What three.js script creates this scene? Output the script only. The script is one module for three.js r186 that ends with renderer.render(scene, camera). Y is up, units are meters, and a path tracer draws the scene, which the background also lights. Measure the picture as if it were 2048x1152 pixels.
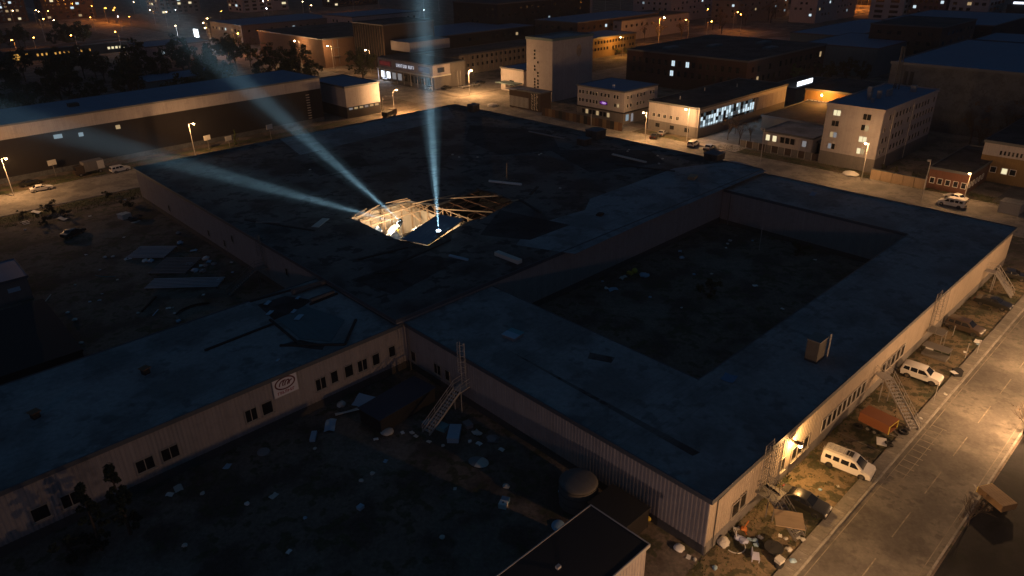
import * as THREE from 'three';
import { mergeGeometries, toCreasedNormals } from 'three/addons/utils/BufferGeometryUtils.js';
import { RectAreaLightUniformsLib } from 'three/addons/lights/RectAreaLightUniformsLib.js';
RectAreaLightUniformsLib.init();

// ---------- camera, sky, low city glow, haze, exposure ----------
const scene = new THREE.Scene();
const camera = new THREE.PerspectiveCamera(44.31, 16 / 9, 0.5, 4000);
{
  const pitch = 0.4514, yaw = 0.8235, roll = -0.0218;
  camera.position.set(0, 50, 0);
  camera.lookAt(Math.cos(yaw) * Math.cos(pitch), 50 - Math.sin(pitch), -Math.sin(yaw) * Math.cos(pitch));
  camera.rotateZ(roll);
}
const renderer = new THREE.WebGLRenderer({ antialias: true });
renderer.toneMapping = THREE.LinearToneMapping;
renderer.toneMappingExposure = 1;
renderer.shadowMap.enabled = true;
const skyTexture = (() => {
  const w = 64, h = 32, d = new Float32Array(w * h * 4);
  for (let j = 0; j < h; j++) for (let i = 0; i < w; i++) {
    const up = Math.max(0, ((j + 0.5) / h - 0.5) * 2), k = 1 - 0.25 * up;
    d.set([0.0092 * k, 0.0265 * k, 0.052 * k, 1], (j * w + i) * 4);
  }
  const t = new THREE.DataTexture(d, w, h, THREE.RGBAFormat, THREE.FloatType);
  t.mapping = THREE.EquirectangularReflectionMapping; t.magFilter = THREE.LinearFilter; t.needsUpdate = true;
  return t;
})();
scene.background = skyTexture;
scene.environment = skyTexture;
const cityGlow = new THREE.DirectionalLight(0xffc4bc, 0.05);  // added directional stand-in for the city glow, not a moon
cityGlow.position.set(-80, 14, 58);
cityGlow.shadow.radius = 3;
cityGlow.castShadow = true;
Object.assign(cityGlow.shadow.camera, { left: -260, right: 260, top: 160, bottom: -160, near: 1, far: 900 });
cityGlow.shadow.mapSize.set(4096, 4096);
cityGlow.target.position.set(80, 0, -90); cityGlow.position.add(cityGlow.target.position);
scene.add(cityGlow, cityGlow.target);
scene.fog = new THREE.FogExp2(0xeef2f6, 1.6e-4);

// ---------- helpers ----------
let seed = 12345;
const rnd = () => { seed = (seed + 0x6d2b79f5) | 0; let t = Math.imul(seed ^ (seed >>> 15), 1 | seed); t = (t + Math.imul(t ^ (t >>> 7), 61 | t)) ^ t; return ((t ^ (t >>> 14)) >>> 0) / 4294967296; };
const R = (a, b) => a + (b - a) * rnd();
const V = (x, y, z) => new THREE.Vector3(x, y, z);
const rgb = (r, g, b) => new THREE.Color().setRGB(r, g, b);
const at = (x, z, y = 0) => [x, y, z];
const names = new Map();
const numbered = (n) => { const k = names.get(n) ?? 0; names.set(n, k + 1); return k ? `${n}_${String(k).padStart(3, '0')}` : n; };
function thing(name, label, category, [x, y, z] = [0, 0, 0], turn = 0, group) {
  const o = new THREE.Group(); o.name = numbered(name); o.position.set(x, y, z); o.rotation.y = turn;
  o.userData = { label, category }; if (group) o.userData.group = group;
  scene.add(o); return o;
}
function uvMetres(g) {
  if (!g.attributes.normal) g.computeVertexNormals();
  const p = g.attributes.position, n = g.attributes.normal, uv = new Float32Array(p.count * 2);
  for (let i = 0; i < p.count; i++) {
    const ax = Math.abs(n.getX(i)), ay = Math.abs(n.getY(i)), az = Math.abs(n.getZ(i));
    if (ay >= ax && ay >= az) { uv[i * 2] = p.getX(i); uv[i * 2 + 1] = p.getZ(i); }
    else if (ax >= az) { uv[i * 2] = p.getZ(i); uv[i * 2 + 1] = p.getY(i); }
    else { uv[i * 2] = p.getX(i); uv[i * 2 + 1] = p.getY(i); }
  }
  g.setAttribute('uv', new THREE.BufferAttribute(uv, 2)); return g;
}
const flat = (list) => { const a = list.map((g) => { const q = g.index ? g.toNonIndexed() : g; for (const k of Object.keys(q.attributes)) if (!['position', 'normal', 'uv'].includes(k)) q.deleteAttribute(k); if (!q.attributes.normal) q.computeVertexNormals(); if (!q.attributes.uv) uvMetres(q); return q; }); return a.length === 1 ? a[0] : mergeGeometries(a); };
const geo = (g) => (Array.isArray(g) ? flat(g) : g);
function part(name, g, mat, parent, keepUv) {
  const q = geo(g); if (!keepUv && !q.userData.metres) { uvMetres(q); q.userData.metres = true; }
  const m = new THREE.Mesh(q, mat); m.name = name; m.castShadow = m.receiveShadow = true; parent.add(m); return m;
}
function solo(name, label, category, g, mat, [x, y, z] = [0, 0, 0], turn = 0, group) {
  const m = part(name, g, mat, scene); m.name = numbered(name); m.position.set(x, y, z); m.rotation.y = turn;
  m.userData = { label, category }; if (group) m.userData.group = group; return m;
}
function struct(name, g, mat) { const m = part(name, g, mat, scene); m.name = numbered(name); m.userData = { kind: 'structure' }; return m; }
const B = (x0, x1, y0, y1, z0, z1) => new THREE.BoxGeometry(x1 - x0, y1 - y0, z1 - z0).translate((x0 + x1) / 2, (y0 + y1) / 2, (z0 + z1) / 2);
const C = (r0, r1, h, x, y, z, n = 10) => new THREE.CylinderGeometry(r1, r0, h, n).translate(x, y + h / 2, z);
function bar(a, b, r, n = 5, r2 = r) {
  const d = b.clone().sub(a), L = d.length();
  return new THREE.CylinderGeometry(r2, r, L, n).applyQuaternion(new THREE.Quaternion().setFromUnitVectors(V(0, 1, 0), d.normalize())).translate((a.x + b.x) / 2, (a.y + b.y) / 2, (a.z + b.z) / 2);
}
function beam(a, b, w, h) {
  const d = b.clone().sub(a), L = d.length(), g = new THREE.BoxGeometry(w, h, L), o = new THREE.Object3D();
  o.position.copy(a.clone().add(b).multiplyScalar(0.5)); o.lookAt(b); o.updateMatrix(); return g.applyMatrix4(o.matrix);
}
const sheet = (x0, x1, z0, z1, y) => new THREE.PlaneGeometry(x1 - x0, z1 - z0).rotateX(-Math.PI / 2).translate((x0 + x1) / 2, y, (z0 + z1) / 2);
// trapezoid-profiled sheet in the xy plane, facing +z
function ribs(L, h, pitch = 0.42, depth = 0.04) {
  const xs = [], n = Math.max(1, Math.round(L / pitch)), s = L / n, pos = [], idx = [];
  for (let i = 0; i < n; i++) xs.push([i * s, 0], [(i + 0.36) * s, 0], [(i + 0.5) * s, depth], [(i + 0.86) * s, depth]);
  xs.push([L, 0]);
  for (let i = 0; i + 1 < xs.length; i++) {
    const [a, za] = xs[i], [b, zb] = xs[i + 1], k = pos.length / 3;
    pos.push(a, 0, za, b, 0, zb, b, h, zb, a, h, za); idx.push(k, k + 1, k + 2, k, k + 2, k + 3);
  }
  const g = new THREE.BufferGeometry(); g.setAttribute('position', new THREE.Float32BufferAttribute(pos, 3)); g.setIndex(idx); g.computeVertexNormals(); return g;
}
function shapeGeo(pts, y0, y1, holes = []) {   // prism over an xz outline
  const s = new THREE.Shape(pts.map(([x, z]) => new THREE.Vector2(x, -z)));
  for (const h of holes) s.holes.push(new THREE.Path(h.map(([x, z]) => new THREE.Vector2(x, -z))));
  return new THREE.ExtrudeGeometry(s, { depth: y1 - y0, bevelEnabled: false }).rotateX(-Math.PI / 2).translate(0, y0, 0);
}
function blob(r, sy = 0.7, rough = 0.3, detail = 1) {
  const g = new THREE.IcosahedronGeometry(r, detail), p = g.attributes.position, m = new Map();
  for (let i = 0; i < p.count; i++) {
    const k = [p.getX(i), p.getY(i), p.getZ(i)].map((v) => v.toFixed(3)).join(); if (!m.has(k)) m.set(k, 1 + R(-rough, rough)); const f = m.get(k);
    p.setXYZ(i, p.getX(i) * f, p.getY(i) * f * sy, p.getZ(i) * f);
  }
  g.computeVertexNormals(); return toCreasedNormals(g, 0.9);
}
function crumple(w, d, n = 5, lift = 0.15, t = 0.02) {   // bent sheet lying on the ground
  const g = new THREE.BoxGeometry(w, t, d, n, 1, n), p = g.attributes.position, ph = R(0, 6), q = R(0, 6);
  for (let i = 0; i < p.count; i++) { const x = p.getX(i), z = p.getZ(i); p.setY(i, p.getY(i) + lift * (0.6 + 0.5 * Math.sin(x * 3.1 / w * 2 + ph) * Math.cos(z * 2.7 / d * 2 + q))); }
  g.computeVertexNormals(); return g;
}

// ---------- computed textures ----------
function fbmGrid(n, base, oct, sd) {
  const out = new Float32Array(n * n); let amp = 1, tot = 0, f = base;
  for (let o = 0; o < oct; o++, f *= 2, amp *= 0.55) {
    const g = new Float32Array(f * f); let s = sd * 7919 + o * 131;
    for (let i = 0; i < f * f; i++) { s = (Math.imul(s, 1664525) + 1013904223) | 0; g[i] = ((s >>> 8) & 0xffff) / 65535; }
    for (let y = 0; y < n; y++) for (let x = 0; x < n; x++) {
      const u = (x / n) * f, v = (y / n) * f, i = u | 0, j = v | 0, a = u - i, b = v - j, sa = a * a * (3 - 2 * a), sb = b * b * (3 - 2 * b), i1 = (i + 1) % f, j1 = (j + 1) % f;
      out[y * n + x] += amp * ((g[j * f + i] * (1 - sa) + g[j * f + i1] * sa) * (1 - sb) + (g[j1 * f + i] * (1 - sa) + g[j1 * f + i1] * sa) * sb);
    }
    tot += amp;
  }
  for (let i = 0; i < out.length; i++) out[i] /= tot; return out;
}
function tex(n, size, fn, { srgb = true } = {}) {   // fn(i, x, y) -> [r, g, b] in linear 0..1
  const d = new Uint8Array(n * n * 4), enc = (v) => 255 * Math.min(1, Math.max(0, srgb ? (v <= 0.0031308 ? 12.92 * v : 1.055 * Math.pow(v, 1 / 2.4) - 0.055) : v));
  for (let y = 0; y < n; y++) for (let x = 0; x < n; x++) { const i = y * n + x, c = fn(i, x / n, y / n); d.set([enc(c[0]), enc(c[1]), enc(c[2]), 255], i * 4); }
  const t = new THREE.DataTexture(d, n, n); t.wrapS = t.wrapT = THREE.RepeatWrapping; t.magFilter = THREE.LinearFilter; t.repeat.set(1 / size, 1 / size);
  if (srgb) t.colorSpace = THREE.SRGBColorSpace; t.needsUpdate = true; return t;
}
const mixc = (a, b, k) => a.map((v, i) => v + (b[i] - v) * k);
const sm = (a, b, x) => { const t = Math.min(1, Math.max(0, (x - a) / (b - a))); return t * t * (3 - 2 * t); };
const nA = fbmGrid(512, 6, 6, 1), nB = fbmGrid(512, 24, 5, 2), nC = fbmGrid(512, 96, 3, 3), nD = fbmGrid(512, 4, 4, 4);
const streak = (i) => nB[(((i / 512) | 0) * 512 + ((i * 5) % 512)) % nB.length];
const roofMap = tex(512, 34, (i, u, v) => {
  let c = mixc([0.17, 0.175, 0.18], [0.27, 0.28, 0.29], sm(0.36, 0.66, nA[i])); c = mixc(c, [0.1, 0.1, 0.105], 0.55 * sm(0.56, 0.72, nB[i]));
  c = mixc(c, [0.34, 0.35, 0.36], 0.4 * sm(0.6, 0.72, nD[i])); const seam = Math.abs(((v * 34) % 1.0) - 0.5) > 0.485 ? 0.75 : 1; const g = seam * (0.8 + 0.4 * nC[i]); return c.map((x) => x * g);
});
const roofOldMap = tex(512, 40, (i, u, v) => {
  let c = mixc([0.045, 0.043, 0.045], [0.13, 0.125, 0.125], sm(0.38, 0.64, nA[i])); c = mixc(c, [0.16, 0.15, 0.14], 0.6 * sm(0.56, 0.68, nD[i])); c = mixc(c, [0.02, 0.02, 0.02], 0.8 * sm(0.57, 0.66, nB[i]));
  const seam = Math.abs(((v * 40) % 1.0) - 0.5) > 0.48 ? 0.7 : 1; const g = seam * (0.75 + 0.5 * nC[i]); return c.map((x) => x * g);
});
const dirtMap = tex(512, 24, (i) => {
  let c = mixc([0.05, 0.042, 0.034], [0.12, 0.1, 0.08], sm(0.35, 0.65, nA[i])); c = mixc(c, [0.04, 0.046, 0.02], 0.8 * sm(0.53, 0.65, nB[i])); c = mixc(c, [0.17, 0.155, 0.13], 0.5 * sm(0.55, 0.7, nD[i])); const g = 0.6 + 0.8 * nC[i]; return c.map((x) => x * g);
});
const grassMap = tex(512, 14, (i) => { let c = mixc([0.035, 0.045, 0.014], [0.09, 0.085, 0.035], sm(0.35, 0.65, nB[i])); c = mixc(c, [0.11, 0.08, 0.05], sm(0.5, 0.66, nA[i])); const g = 0.5 + nC[i]; return c.map((x) => x * g); });
const lotMap = tex(512, 16, (i) => { let c = mixc([0.05, 0.05, 0.024], [0.2, 0.15, 0.09], sm(0.4, 0.62, nA[i])); c = mixc(c, [0.035, 0.04, 0.015], 0.75 * sm(0.5, 0.6, nB[i])); const g = 0.65 + 0.7 * nC[i]; return c.map((x) => x * g); });
const asphaltMap = tex(512, 22, (i, u, v) => { let c = mixc([0.075, 0.072, 0.07], [0.125, 0.12, 0.112], sm(0.34, 0.66, nA[i])); c = mixc(c, [0.05, 0.048, 0.046], 0.5 * sm(0.55, 0.66, nB[i])); const g = 0.78 + 0.44 * nC[i]; return c.map((x) => x * g); });
const concreteMap = tex(512, 12, (i) => { let c = mixc([0.26, 0.25, 0.23], [0.38, 0.365, 0.34], sm(0.34, 0.66, nA[i])); c = mixc(c, [0.17, 0.16, 0.14], 0.5 * sm(0.55, 0.68, nB[i])); const g = 0.85 + 0.3 * nC[i]; return c.map((x) => x * g); });
const stainMap = tex(512, 18, (i, u, v) => { const x = (u * 512) | 0, col = nC[x] * 0.5 + nB[(x * 3) % 512 + 512 * 40] * 0.5; let g = 0.82 + 0.3 * (col - 0.4) + 0.18 * (nA[i] - 0.5); g *= 1 - 0.1 * sm(0.5, 0.75, nB[i]); return [g, g * 0.985, g * 0.965]; });
const fineBump = tex(512, 6, (i) => { const g = nB[i] * 0.5 + nC[i] * 0.5; return [g, g, g]; }, { srgb: false });

// ---------- materials ----------
const mat = (c, rough = 0.85, o = {}) => new THREE.MeshStandardMaterial({ color: rgb(...c), roughness: rough, ...o });
const W1 = [1, 1, 1];
const M = {
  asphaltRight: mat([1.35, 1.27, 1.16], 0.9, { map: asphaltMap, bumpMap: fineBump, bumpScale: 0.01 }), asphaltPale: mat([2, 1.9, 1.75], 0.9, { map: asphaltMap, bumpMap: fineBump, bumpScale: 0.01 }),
  ground: mat([1.35, 1.25, 1.25], 0.97, { map: dirtMap, bumpMap: fineBump, bumpScale: 0.08 }), grass: mat(W1, 0.98, { map: grassMap, bumpMap: fineBump, bumpScale: 0.12 }),
  lot: mat(W1, 0.95, { map: lotMap, bumpMap: fineBump, bumpScale: 0.06 }), shadeTintedLot: mat([0.1, 0.11, 0.15], 0.95, { map: dirtMap }),  // second lot tint is near black: shade painted into the colour
  asphalt: mat(W1, 0.9, { map: asphaltMap, bumpMap: fineBump, bumpScale: 0.01 }), pave: mat([0.75, 0.72, 0.68], 0.9, { map: concreteMap }), kerb: mat([0.9, 0.88, 0.84], 0.9, { map: concreteMap }),
  paint: mat([0.95, 0.88, 0.76], 0.8, { map: concreteMap }), paintFaded: mat([0.7, 0.64, 0.54], 0.85, { map: concreteMap }),
  roof: mat(W1, 0.92, { map: roofMap, bumpMap: fineBump, bumpScale: 0.02 }), roofOld: mat(W1, 0.95, { map: roofOldMap, bumpMap: fineBump, bumpScale: 0.03 }), roofDark: mat([0.35, 0.35, 0.38], 0.95, { map: roofOldMap }),
  membrane: mat([0.95, 1, 1.05], 0.85, { map: roofMap }), blueRoof: mat([0.1, 0.2, 0.34], 0.6, { map: stainMap }), tealRoof: mat([0.1, 0.17, 0.2], 0.7, { map: stainMap }),
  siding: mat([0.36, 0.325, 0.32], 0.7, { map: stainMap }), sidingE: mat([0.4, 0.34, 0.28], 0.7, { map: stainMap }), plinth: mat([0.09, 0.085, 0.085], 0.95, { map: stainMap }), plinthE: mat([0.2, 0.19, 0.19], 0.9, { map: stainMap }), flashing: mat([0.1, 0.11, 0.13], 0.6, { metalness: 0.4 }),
  cream: mat([0.62, 0.55, 0.46], 0.85, { map: stainMap }), plaster: mat([0.4, 0.375, 0.39], 0.85, { map: stainMap }), whiteWall: mat([0.44, 0.415, 0.42], 0.85, { map: stainMap }), brown: mat([0.075, 0.05, 0.038], 0.9, { map: stainMap }), darkBrown: mat([0.016, 0.0125, 0.0145], 0.9, { map: stainMap }),
  brick: mat([0.16, 0.07, 0.045], 0.92, { map: stainMap }), ochre: mat([0.26, 0.17, 0.07], 0.9, { map: stainMap }), concrete: mat([0.26, 0.28, 0.32], 0.92, { map: concreteMap }), greyWall: mat([0.18, 0.17, 0.165], 0.9, { map: stainMap }),
  frame: mat([0.32, 0.29, 0.25], 0.7), frameDark: mat([0.06, 0.06, 0.06], 0.6), glass: mat([0.012, 0.013, 0.016], 0.12), door: mat([0.14, 0.13, 0.12], 0.7),
  steel: mat([0.2, 0.19, 0.18], 0.6, { metalness: 0.3 }), steelLight: mat([0.42, 0.4, 0.38], 0.6, { metalness: 0.2 }), rust: mat([0.2, 0.1, 0.055], 0.9), truss: mat([0.42, 0.3, 0.2], 0.8), black: mat([0.02, 0.02, 0.022], 0.9), rubber: mat([0.018, 0.018, 0.018], 0.9),
  white: mat([0.75, 0.75, 0.74], 0.7), offWhite: mat([0.55, 0.54, 0.5], 0.8), bluish: mat([0.3, 0.46, 0.6], 0.6), blueTarp: mat([0.08, 0.2, 0.36], 0.6), grey: mat([0.24, 0.24, 0.25], 0.85), tan: mat([0.42, 0.31, 0.2], 0.85, { map: stainMap }), wood: mat([0.26, 0.17, 0.09], 0.85, { map: stainMap }), orange: mat([0.5, 0.16, 0.03], 0.7), yellow: mat([0.6, 0.45, 0.05], 0.6), red: mat([0.35, 0.03, 0.03], 0.7), teal: mat([0.1, 0.3, 0.36], 0.6),
  bark: mat([0.06, 0.045, 0.035], 0.95), leaf: mat([0.05, 0.055, 0.02], 0.95, { side: THREE.DoubleSide }), leafBrown: mat([0.1, 0.06, 0.03], 0.95, { side: THREE.DoubleSide }), leafGreen: mat([0.07, 0.09, 0.02], 0.95, { side: THREE.DoubleSide }), needle: mat([0.022, 0.032, 0.016], 0.95, { side: THREE.DoubleSide }),
  carBlack: new THREE.MeshPhysicalMaterial({ color: rgb(0.014, 0.014, 0.012), roughness: 0.35, clearcoat: 1, clearcoatRoughness: 0.08 }), carWhite: new THREE.MeshPhysicalMaterial({ color: rgb(0.72, 0.7, 0.66), roughness: 0.45, clearcoat: 0.8, clearcoatRoughness: 0.15 }), carGrey: new THREE.MeshPhysicalMaterial({ color: rgb(0.2, 0.2, 0.21), roughness: 0.4, clearcoat: 0.8, clearcoatRoughness: 0.15 }), carBrown: new THREE.MeshPhysicalMaterial({ color: rgb(0.06, 0.04, 0.025), roughness: 0.4, clearcoat: 0.8, clearcoatRoughness: 0.15 }),
  carGlass: mat([0.01, 0.012, 0.018], 0.06), chrome: mat([0.5, 0.5, 0.5], 0.25, { metalness: 1 }), tail: mat([0.25, 0.01, 0.01], 0.3), headGlass: mat([0.6, 0.6, 0.6], 0.15),
};
const glow = (c, k) => new THREE.MeshStandardMaterial({ color: 0x000000, roughness: 1, emissive: rgb(...c), emissiveIntensity: k });
const L = { sodium: glow([1, 0.7, 0.36], 60), sodiumFar: glow([1, 0.66, 0.32], 40), amberFar: glow([1, 0.42, 0.06], 50), whiteFar: glow([0.95, 0.92, 1], 36), cool: glow([0.72, 0.9, 1], 0.95), glassDim: glow([0.5, 0.75, 0.9], 0.1), coolDim: glow([0.62, 0.82, 0.95], 0.32), warm: glow([1, 0.86, 0.52], 0.95), amberDim: glow([1, 0.5, 0.1], 0.7), warmDim: glow([1, 0.7, 0.36], 0.4), sign: glow([0.85, 0.93, 1], 2.2), signDim: glow([0.8, 0.78, 0.8], 0.25), purple: glow([0.6, 0.15, 0.9], 1.0), beamLens: glow([0.75, 0.92, 1], 60), work: glow([1, 0.86, 0.62], 40) };

// ---------- ground, roads, pavements ----------
struct('ground', new THREE.PlaneGeometry(3600, 3600).rotateX(-Math.PI / 2), M.ground);
const yRoad = 0.004;
struct('road', [sheet(40, 420, -16, -8.2, yRoad)], M.asphaltRight).name = 'side_road';
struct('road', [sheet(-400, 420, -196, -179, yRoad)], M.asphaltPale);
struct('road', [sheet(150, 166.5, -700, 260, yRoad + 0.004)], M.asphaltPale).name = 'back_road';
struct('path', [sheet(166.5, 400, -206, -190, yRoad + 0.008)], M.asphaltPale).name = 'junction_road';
struct('grass', [sheet(-200, 148, -178.4, -172.5, 0.004)], M.grass).name = 'grass_verge';
struct('grass', [sheet(-200, 118, -204, -196.6, 0.004)], M.grass).name = 'grass_strip';
struct('path', [sheet(166.9, 171.5, -125, 60, 0.006)], M.grass).name = 'roadside_verge';
struct('path', [sheet(168, 230, -224, -207, 0.02), sheet(164, 172, -178, -127, 0.02), sheet(167, 174, -108, -93, 0.02)], M.pave).name = 'forecourt';
struct('lot', [sheet(40, 134, -22.8, -17.5, 0.006)], M.lot).name = 'parking_strip';
struct('lot', [sheet(20, 420, -7.8, 60, 0.006)], M.shadeTintedLot).name = 'shade_tinted_lot';  // fence shadow over this lot is put into its ground colour
struct('lot', [sheet(172, 240, -108, -90, 0.012), sheet(168, 196, -34, 10, 0.012)], M.asphalt).name = 'service_yard';
{
  const kerb = struct('kerb', [B(40, 300, 0, 0.13, -16.2, -16), B(40, 300, 0, 0.13, -8.2, -8)], M.kerb); kerb.name = 'kerb';
  struct('kerb', [B(-300, 149.6, 0, 0.12, -179, -178.8), B(-300, 149.6, 0, 0.12, -196.2, -196), B(166.5, 166.7, 0, 0.12, -188, 120), B(149.8, 150, 0, 0.12, -178, 120), B(166.5, 166.7, 0, 0.12, -600, -207)], M.kerb).name = 'road_kerb';
  // pavement of slabs beside the parking strip
  const pav = struct('pavement', [B(40, 300, 0, 0.1, -17.45, -16.22)], M.pave), slab = B(-1.235, 1.235, 0.1, 0.125, -0.59, 0.59);
  uvMetres(slab); slab.userData.metres = true;
  const tones = [[0.75, 0.72, 0.68], [0.68, 0.65, 0.6], [0.8, 0.76, 0.7]].map((c) => mat(c, 0.9, { map: concreteMap }));
  for (let x = 42; x < 134; x += 2.5) { const s = part('slab', slab, tones[(rnd() * 3) | 0], pav); s.position.set(x, R(0, 0.012), -16.83); }
  // markings
  const dashes = []; for (let x = 42; x < 200; x += 8.2) dashes.push(sheet(x, x + 4.6, -12.1, -11.99, yRoad + 0.004));
  struct('marking', dashes, M.paintFaded).name = 'centre_line';
  struct('marking', [sheet(40, 300, -15.6, -15.52, yRoad + 0.004), sheet(40, 300, -8.75, -8.68, yRoad + 0.004)], M.paintFaded).name = 'edge_line';
  const comb = [sheet(64.5, 79, -14.4, -14.34, yRoad + 0.006)]; for (let x = 64.5; x < 79.2; x += 1.2) comb.push(sheet(x, x + 0.12, -15.5, -14, yRoad + 0.008));
  struct('marking', comb, M.paintFaded).name = 'parking_ticks';
  struct('marking', [sheet(-300, 140, -184.3, -184.05, yRoad + 0.004), sheet(-300, 140, -195.5, -195.3, yRoad + 0.004)], M.paintFaded).name = 'lane_line';
  struct('marking', [sheet(157.8, 158, -175, 100, yRoad + 0.008), sheet(165.7, 165.85, -175, 100, yRoad + 0.008)], M.paintFaded).name = 'lane_line_back';
  // low stray lines painted across the parking strip
  struct('marking', [sheet(70.1, 70.22, -22.4, -17.7, 0.012), sheet(80.4, 80.5, -20.5, -17.7, 0.012), sheet(107.5, 107.6, -22, -17.7, 0.012)], M.paintFaded).name = 'bay_line';
}

// ---------- the works: hall with the broken roof, courtyard wing, long left wing ----------
function wallRun(parent, m, ax, az, bx, bz, y0, y1, pl, plM = M.plinth, name = 'wall', pitch) {
  const len = Math.hypot(bx - ax, bz - az), turn = Math.atan2(-(bz - az), bx - ax);
  const w = part(name, uvMetres(ribs(len, y1 - y0 - pl, pitch)), m, parent); w.position.set(ax, y0 + pl, az); w.rotation.y = turn;
  if (pl) { const p = part('plinth', B(0, len, 0, pl, -0.25, -0.03), plM, parent); p.position.set(ax, y0, az); p.rotation.y = turn; }
  return w;
}
// a window on a wall facing -x ('x') or +z ('z'): frame with a sill, one or two panes
function window_(parent, face, at, u, y, w, h, { panes = 1, lit, frame = M.frame, sill = true, name = 'window', proud = 0.08 } = {}) {
  const f = 0.09, list = [B(-w / 2 - f, w / 2 + f, -h / 2 - f, -h / 2, 0, proud), B(-w / 2 - f, w / 2 + f, h / 2, h / 2 + f, 0, proud), B(-w / 2 - f, -w / 2, -h / 2, h / 2, 0, proud), B(w / 2, w / 2 + f, -h / 2, h / 2, 0, proud)];
  for (let k = 1; k < panes; k++) { const x = -w / 2 + (w * k) / panes; list.push(B(x - 0.04, x + 0.04, -h / 2, h / 2, 0, proud)); }
  if (sill) list.push(B(-w / 2 - 0.15, w / 2 + 0.15, -h / 2 - f - 0.06, -h / 2 - f, 0, proud + 0.12));
  const o = part(name, list, frame, parent);
  for (let k = 0; k < panes; k++) { const x0 = -w / 2 + (w * k) / panes, x1 = -w / 2 + (w * (k + 1)) / panes, lm = Array.isArray(lit) ? lit[k] : lit; part(lm ? 'lit_window_pane' : 'pane', B(x0 + 0.04, x1 - 0.04, -h / 2, h / 2, 0.01, proud - 0.035), lm || M.glass, o); }
  if (face === 'x') { o.position.set(at - 0.065, y, u); o.rotation.y = -Math.PI / 2; } else { o.position.set(u, y, at + 0.065); }
  return o;
}
const hall = thing('factory_hall', 'large flat roofed factory hall with a glowing hole torn in its roof', 'factory', [0, 0, 0]);
const HX0 = 43, HX1 = 133.5, HZ0 = -167.4, HZ1 = -68.05, HT = 7.6;
const hole = [[58.91,-105.2], [63.5,-106.41], [67.32,-105.52], [71.28,-105.42], [72.44,-102.95], [73.75,-99.53], [77.8,-99.76], [84.95,-100.9], [85.84,-96.82], [85.03,-90.44], [80.16,-89.21], [74.83,-87.74], [73.03,-88.56], [70.98,-88.25], [67.69,-87.29], [64.02,-85.96], [60.6,-84.65], [59.61,-88.09], [58.79,-90.79], [58.78,-94.63], [59.03,-99.05], [59.13,-102.8]];
part('roof', shapeGeo([[HX0 - 0.2, HZ0 - 0.2], [HX1 + 0.2, HZ0 - 0.2], [HX1 + 0.2, HZ1 + 0.15], [HX0 - 0.2, HZ1 + 0.15]], HT - 0.4, HT, [hole]), M.roofOld, hall);
wallRun(hall, M.siding, HX0, HZ0, HX0, HZ1, 0, HT - 0.4, 1.1);
wallRun(hall, M.siding, HX0, HZ1, HX1, HZ1, 0, HT - 0.4, 1.1);
wallRun(hall, M.siding, HX1, HZ1, HX1, HZ0, 0, HT - 0.4, 0); wallRun(hall, M.siding, HX1, HZ0, HX0, HZ0, 0, HT - 0.4, 0);
part('flashing', [B(HX0 - 0.32, HX0 - 0.2, HT - 0.42, HT + 0.1, HZ0 - 0.3, HZ1 + 0.3), B(HX0 - 0.2, HX1 + 0.3, HT - 0.42, HT + 0.1, HZ1 + 0.15, HZ1 + 0.27), B(HX0 - 0.2, HX1 + 0.3, HT - 0.42, HT + 0.12, HZ0 - 0.32, HZ0 - 0.2), B(HX1 + 0.2, HX1 + 0.32, HT - 0.42, HT + 0.12, HZ0 - 0.2, HZ1 + 0.15)], M.flashing, hall);
// repaired strips of roofing felt
const patch = (name, pts, y, m, parent = hall) => part(name, shapeGeo(pts, y, y + 0.012), m, parent);
patch('roof_membrane', [[133.6,-66.76], [135.37,-75.22], [122.44,-81.46], [95.31,-81.19], [90.17,-77.88], [77.89,-79.29], [70.51,-74.95], [74.26,-65.9], [93.95,-66.6]], HT + 0.004, M.membrane);
patch('roof_membrane', [[129.81,-166.23], [77.46,-167.54], [73.45,-149.86], [122.32,-153.58]], HT + 0.004, M.roof);
patch('roof_patch', [[45.12,-82.54], [58.08,-82.09], [60.6,-76.75], [46.85,-73.94]], HT + 0.004, M.roofDark);
patch('roof_patch', [[79.8,-88.82], [82.85,-74.78], [73.5,-74.85], [69.38,-82.27]], HT + 0.008, M.roofDark);
patch('roof_patch', [[69.36,-142.23], [82.93,-139.52], [79.92,-130.79], [68.17,-131.51]], HT + 0.008, M.roofDark);
patch('roof_patch', [[119.22,-143.55], [128.48,-123.28], [116.8,-108.88], [104.59,-115.88], [108.05,-132.25]], HT + 0.004, M.roofDark);
patch('roof_patch', [[115.26,-110.57], [130.52,-93.85], [124.43,-85.39], [108.04,-92.24]], HT + 0.008, M.roofDark);
for (const [x0, z0, x1, z1, w] of [[53.73,-82.51, 64.61,-84.11, 0.5], [49.76,-87.94, 57.97,-86.5, 0.45], [89.36,-90.89, 93.79,-93.3, 0.5], [86.05,-90.17, 83.77,-82.74, 0.5], [45.48,-117.48, 51.4,-103.65, 0.4], [48.78,-81.71, 52.39,-79.99, 0.4], [115.77,-91.97, 120.36,-80, 0.5]])
  part('loose_felt_edge', beam(V(x0, HT + 0.07, z0), V(x1, HT + 0.07, z1), w, 0.14), M.black, hall);
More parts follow.
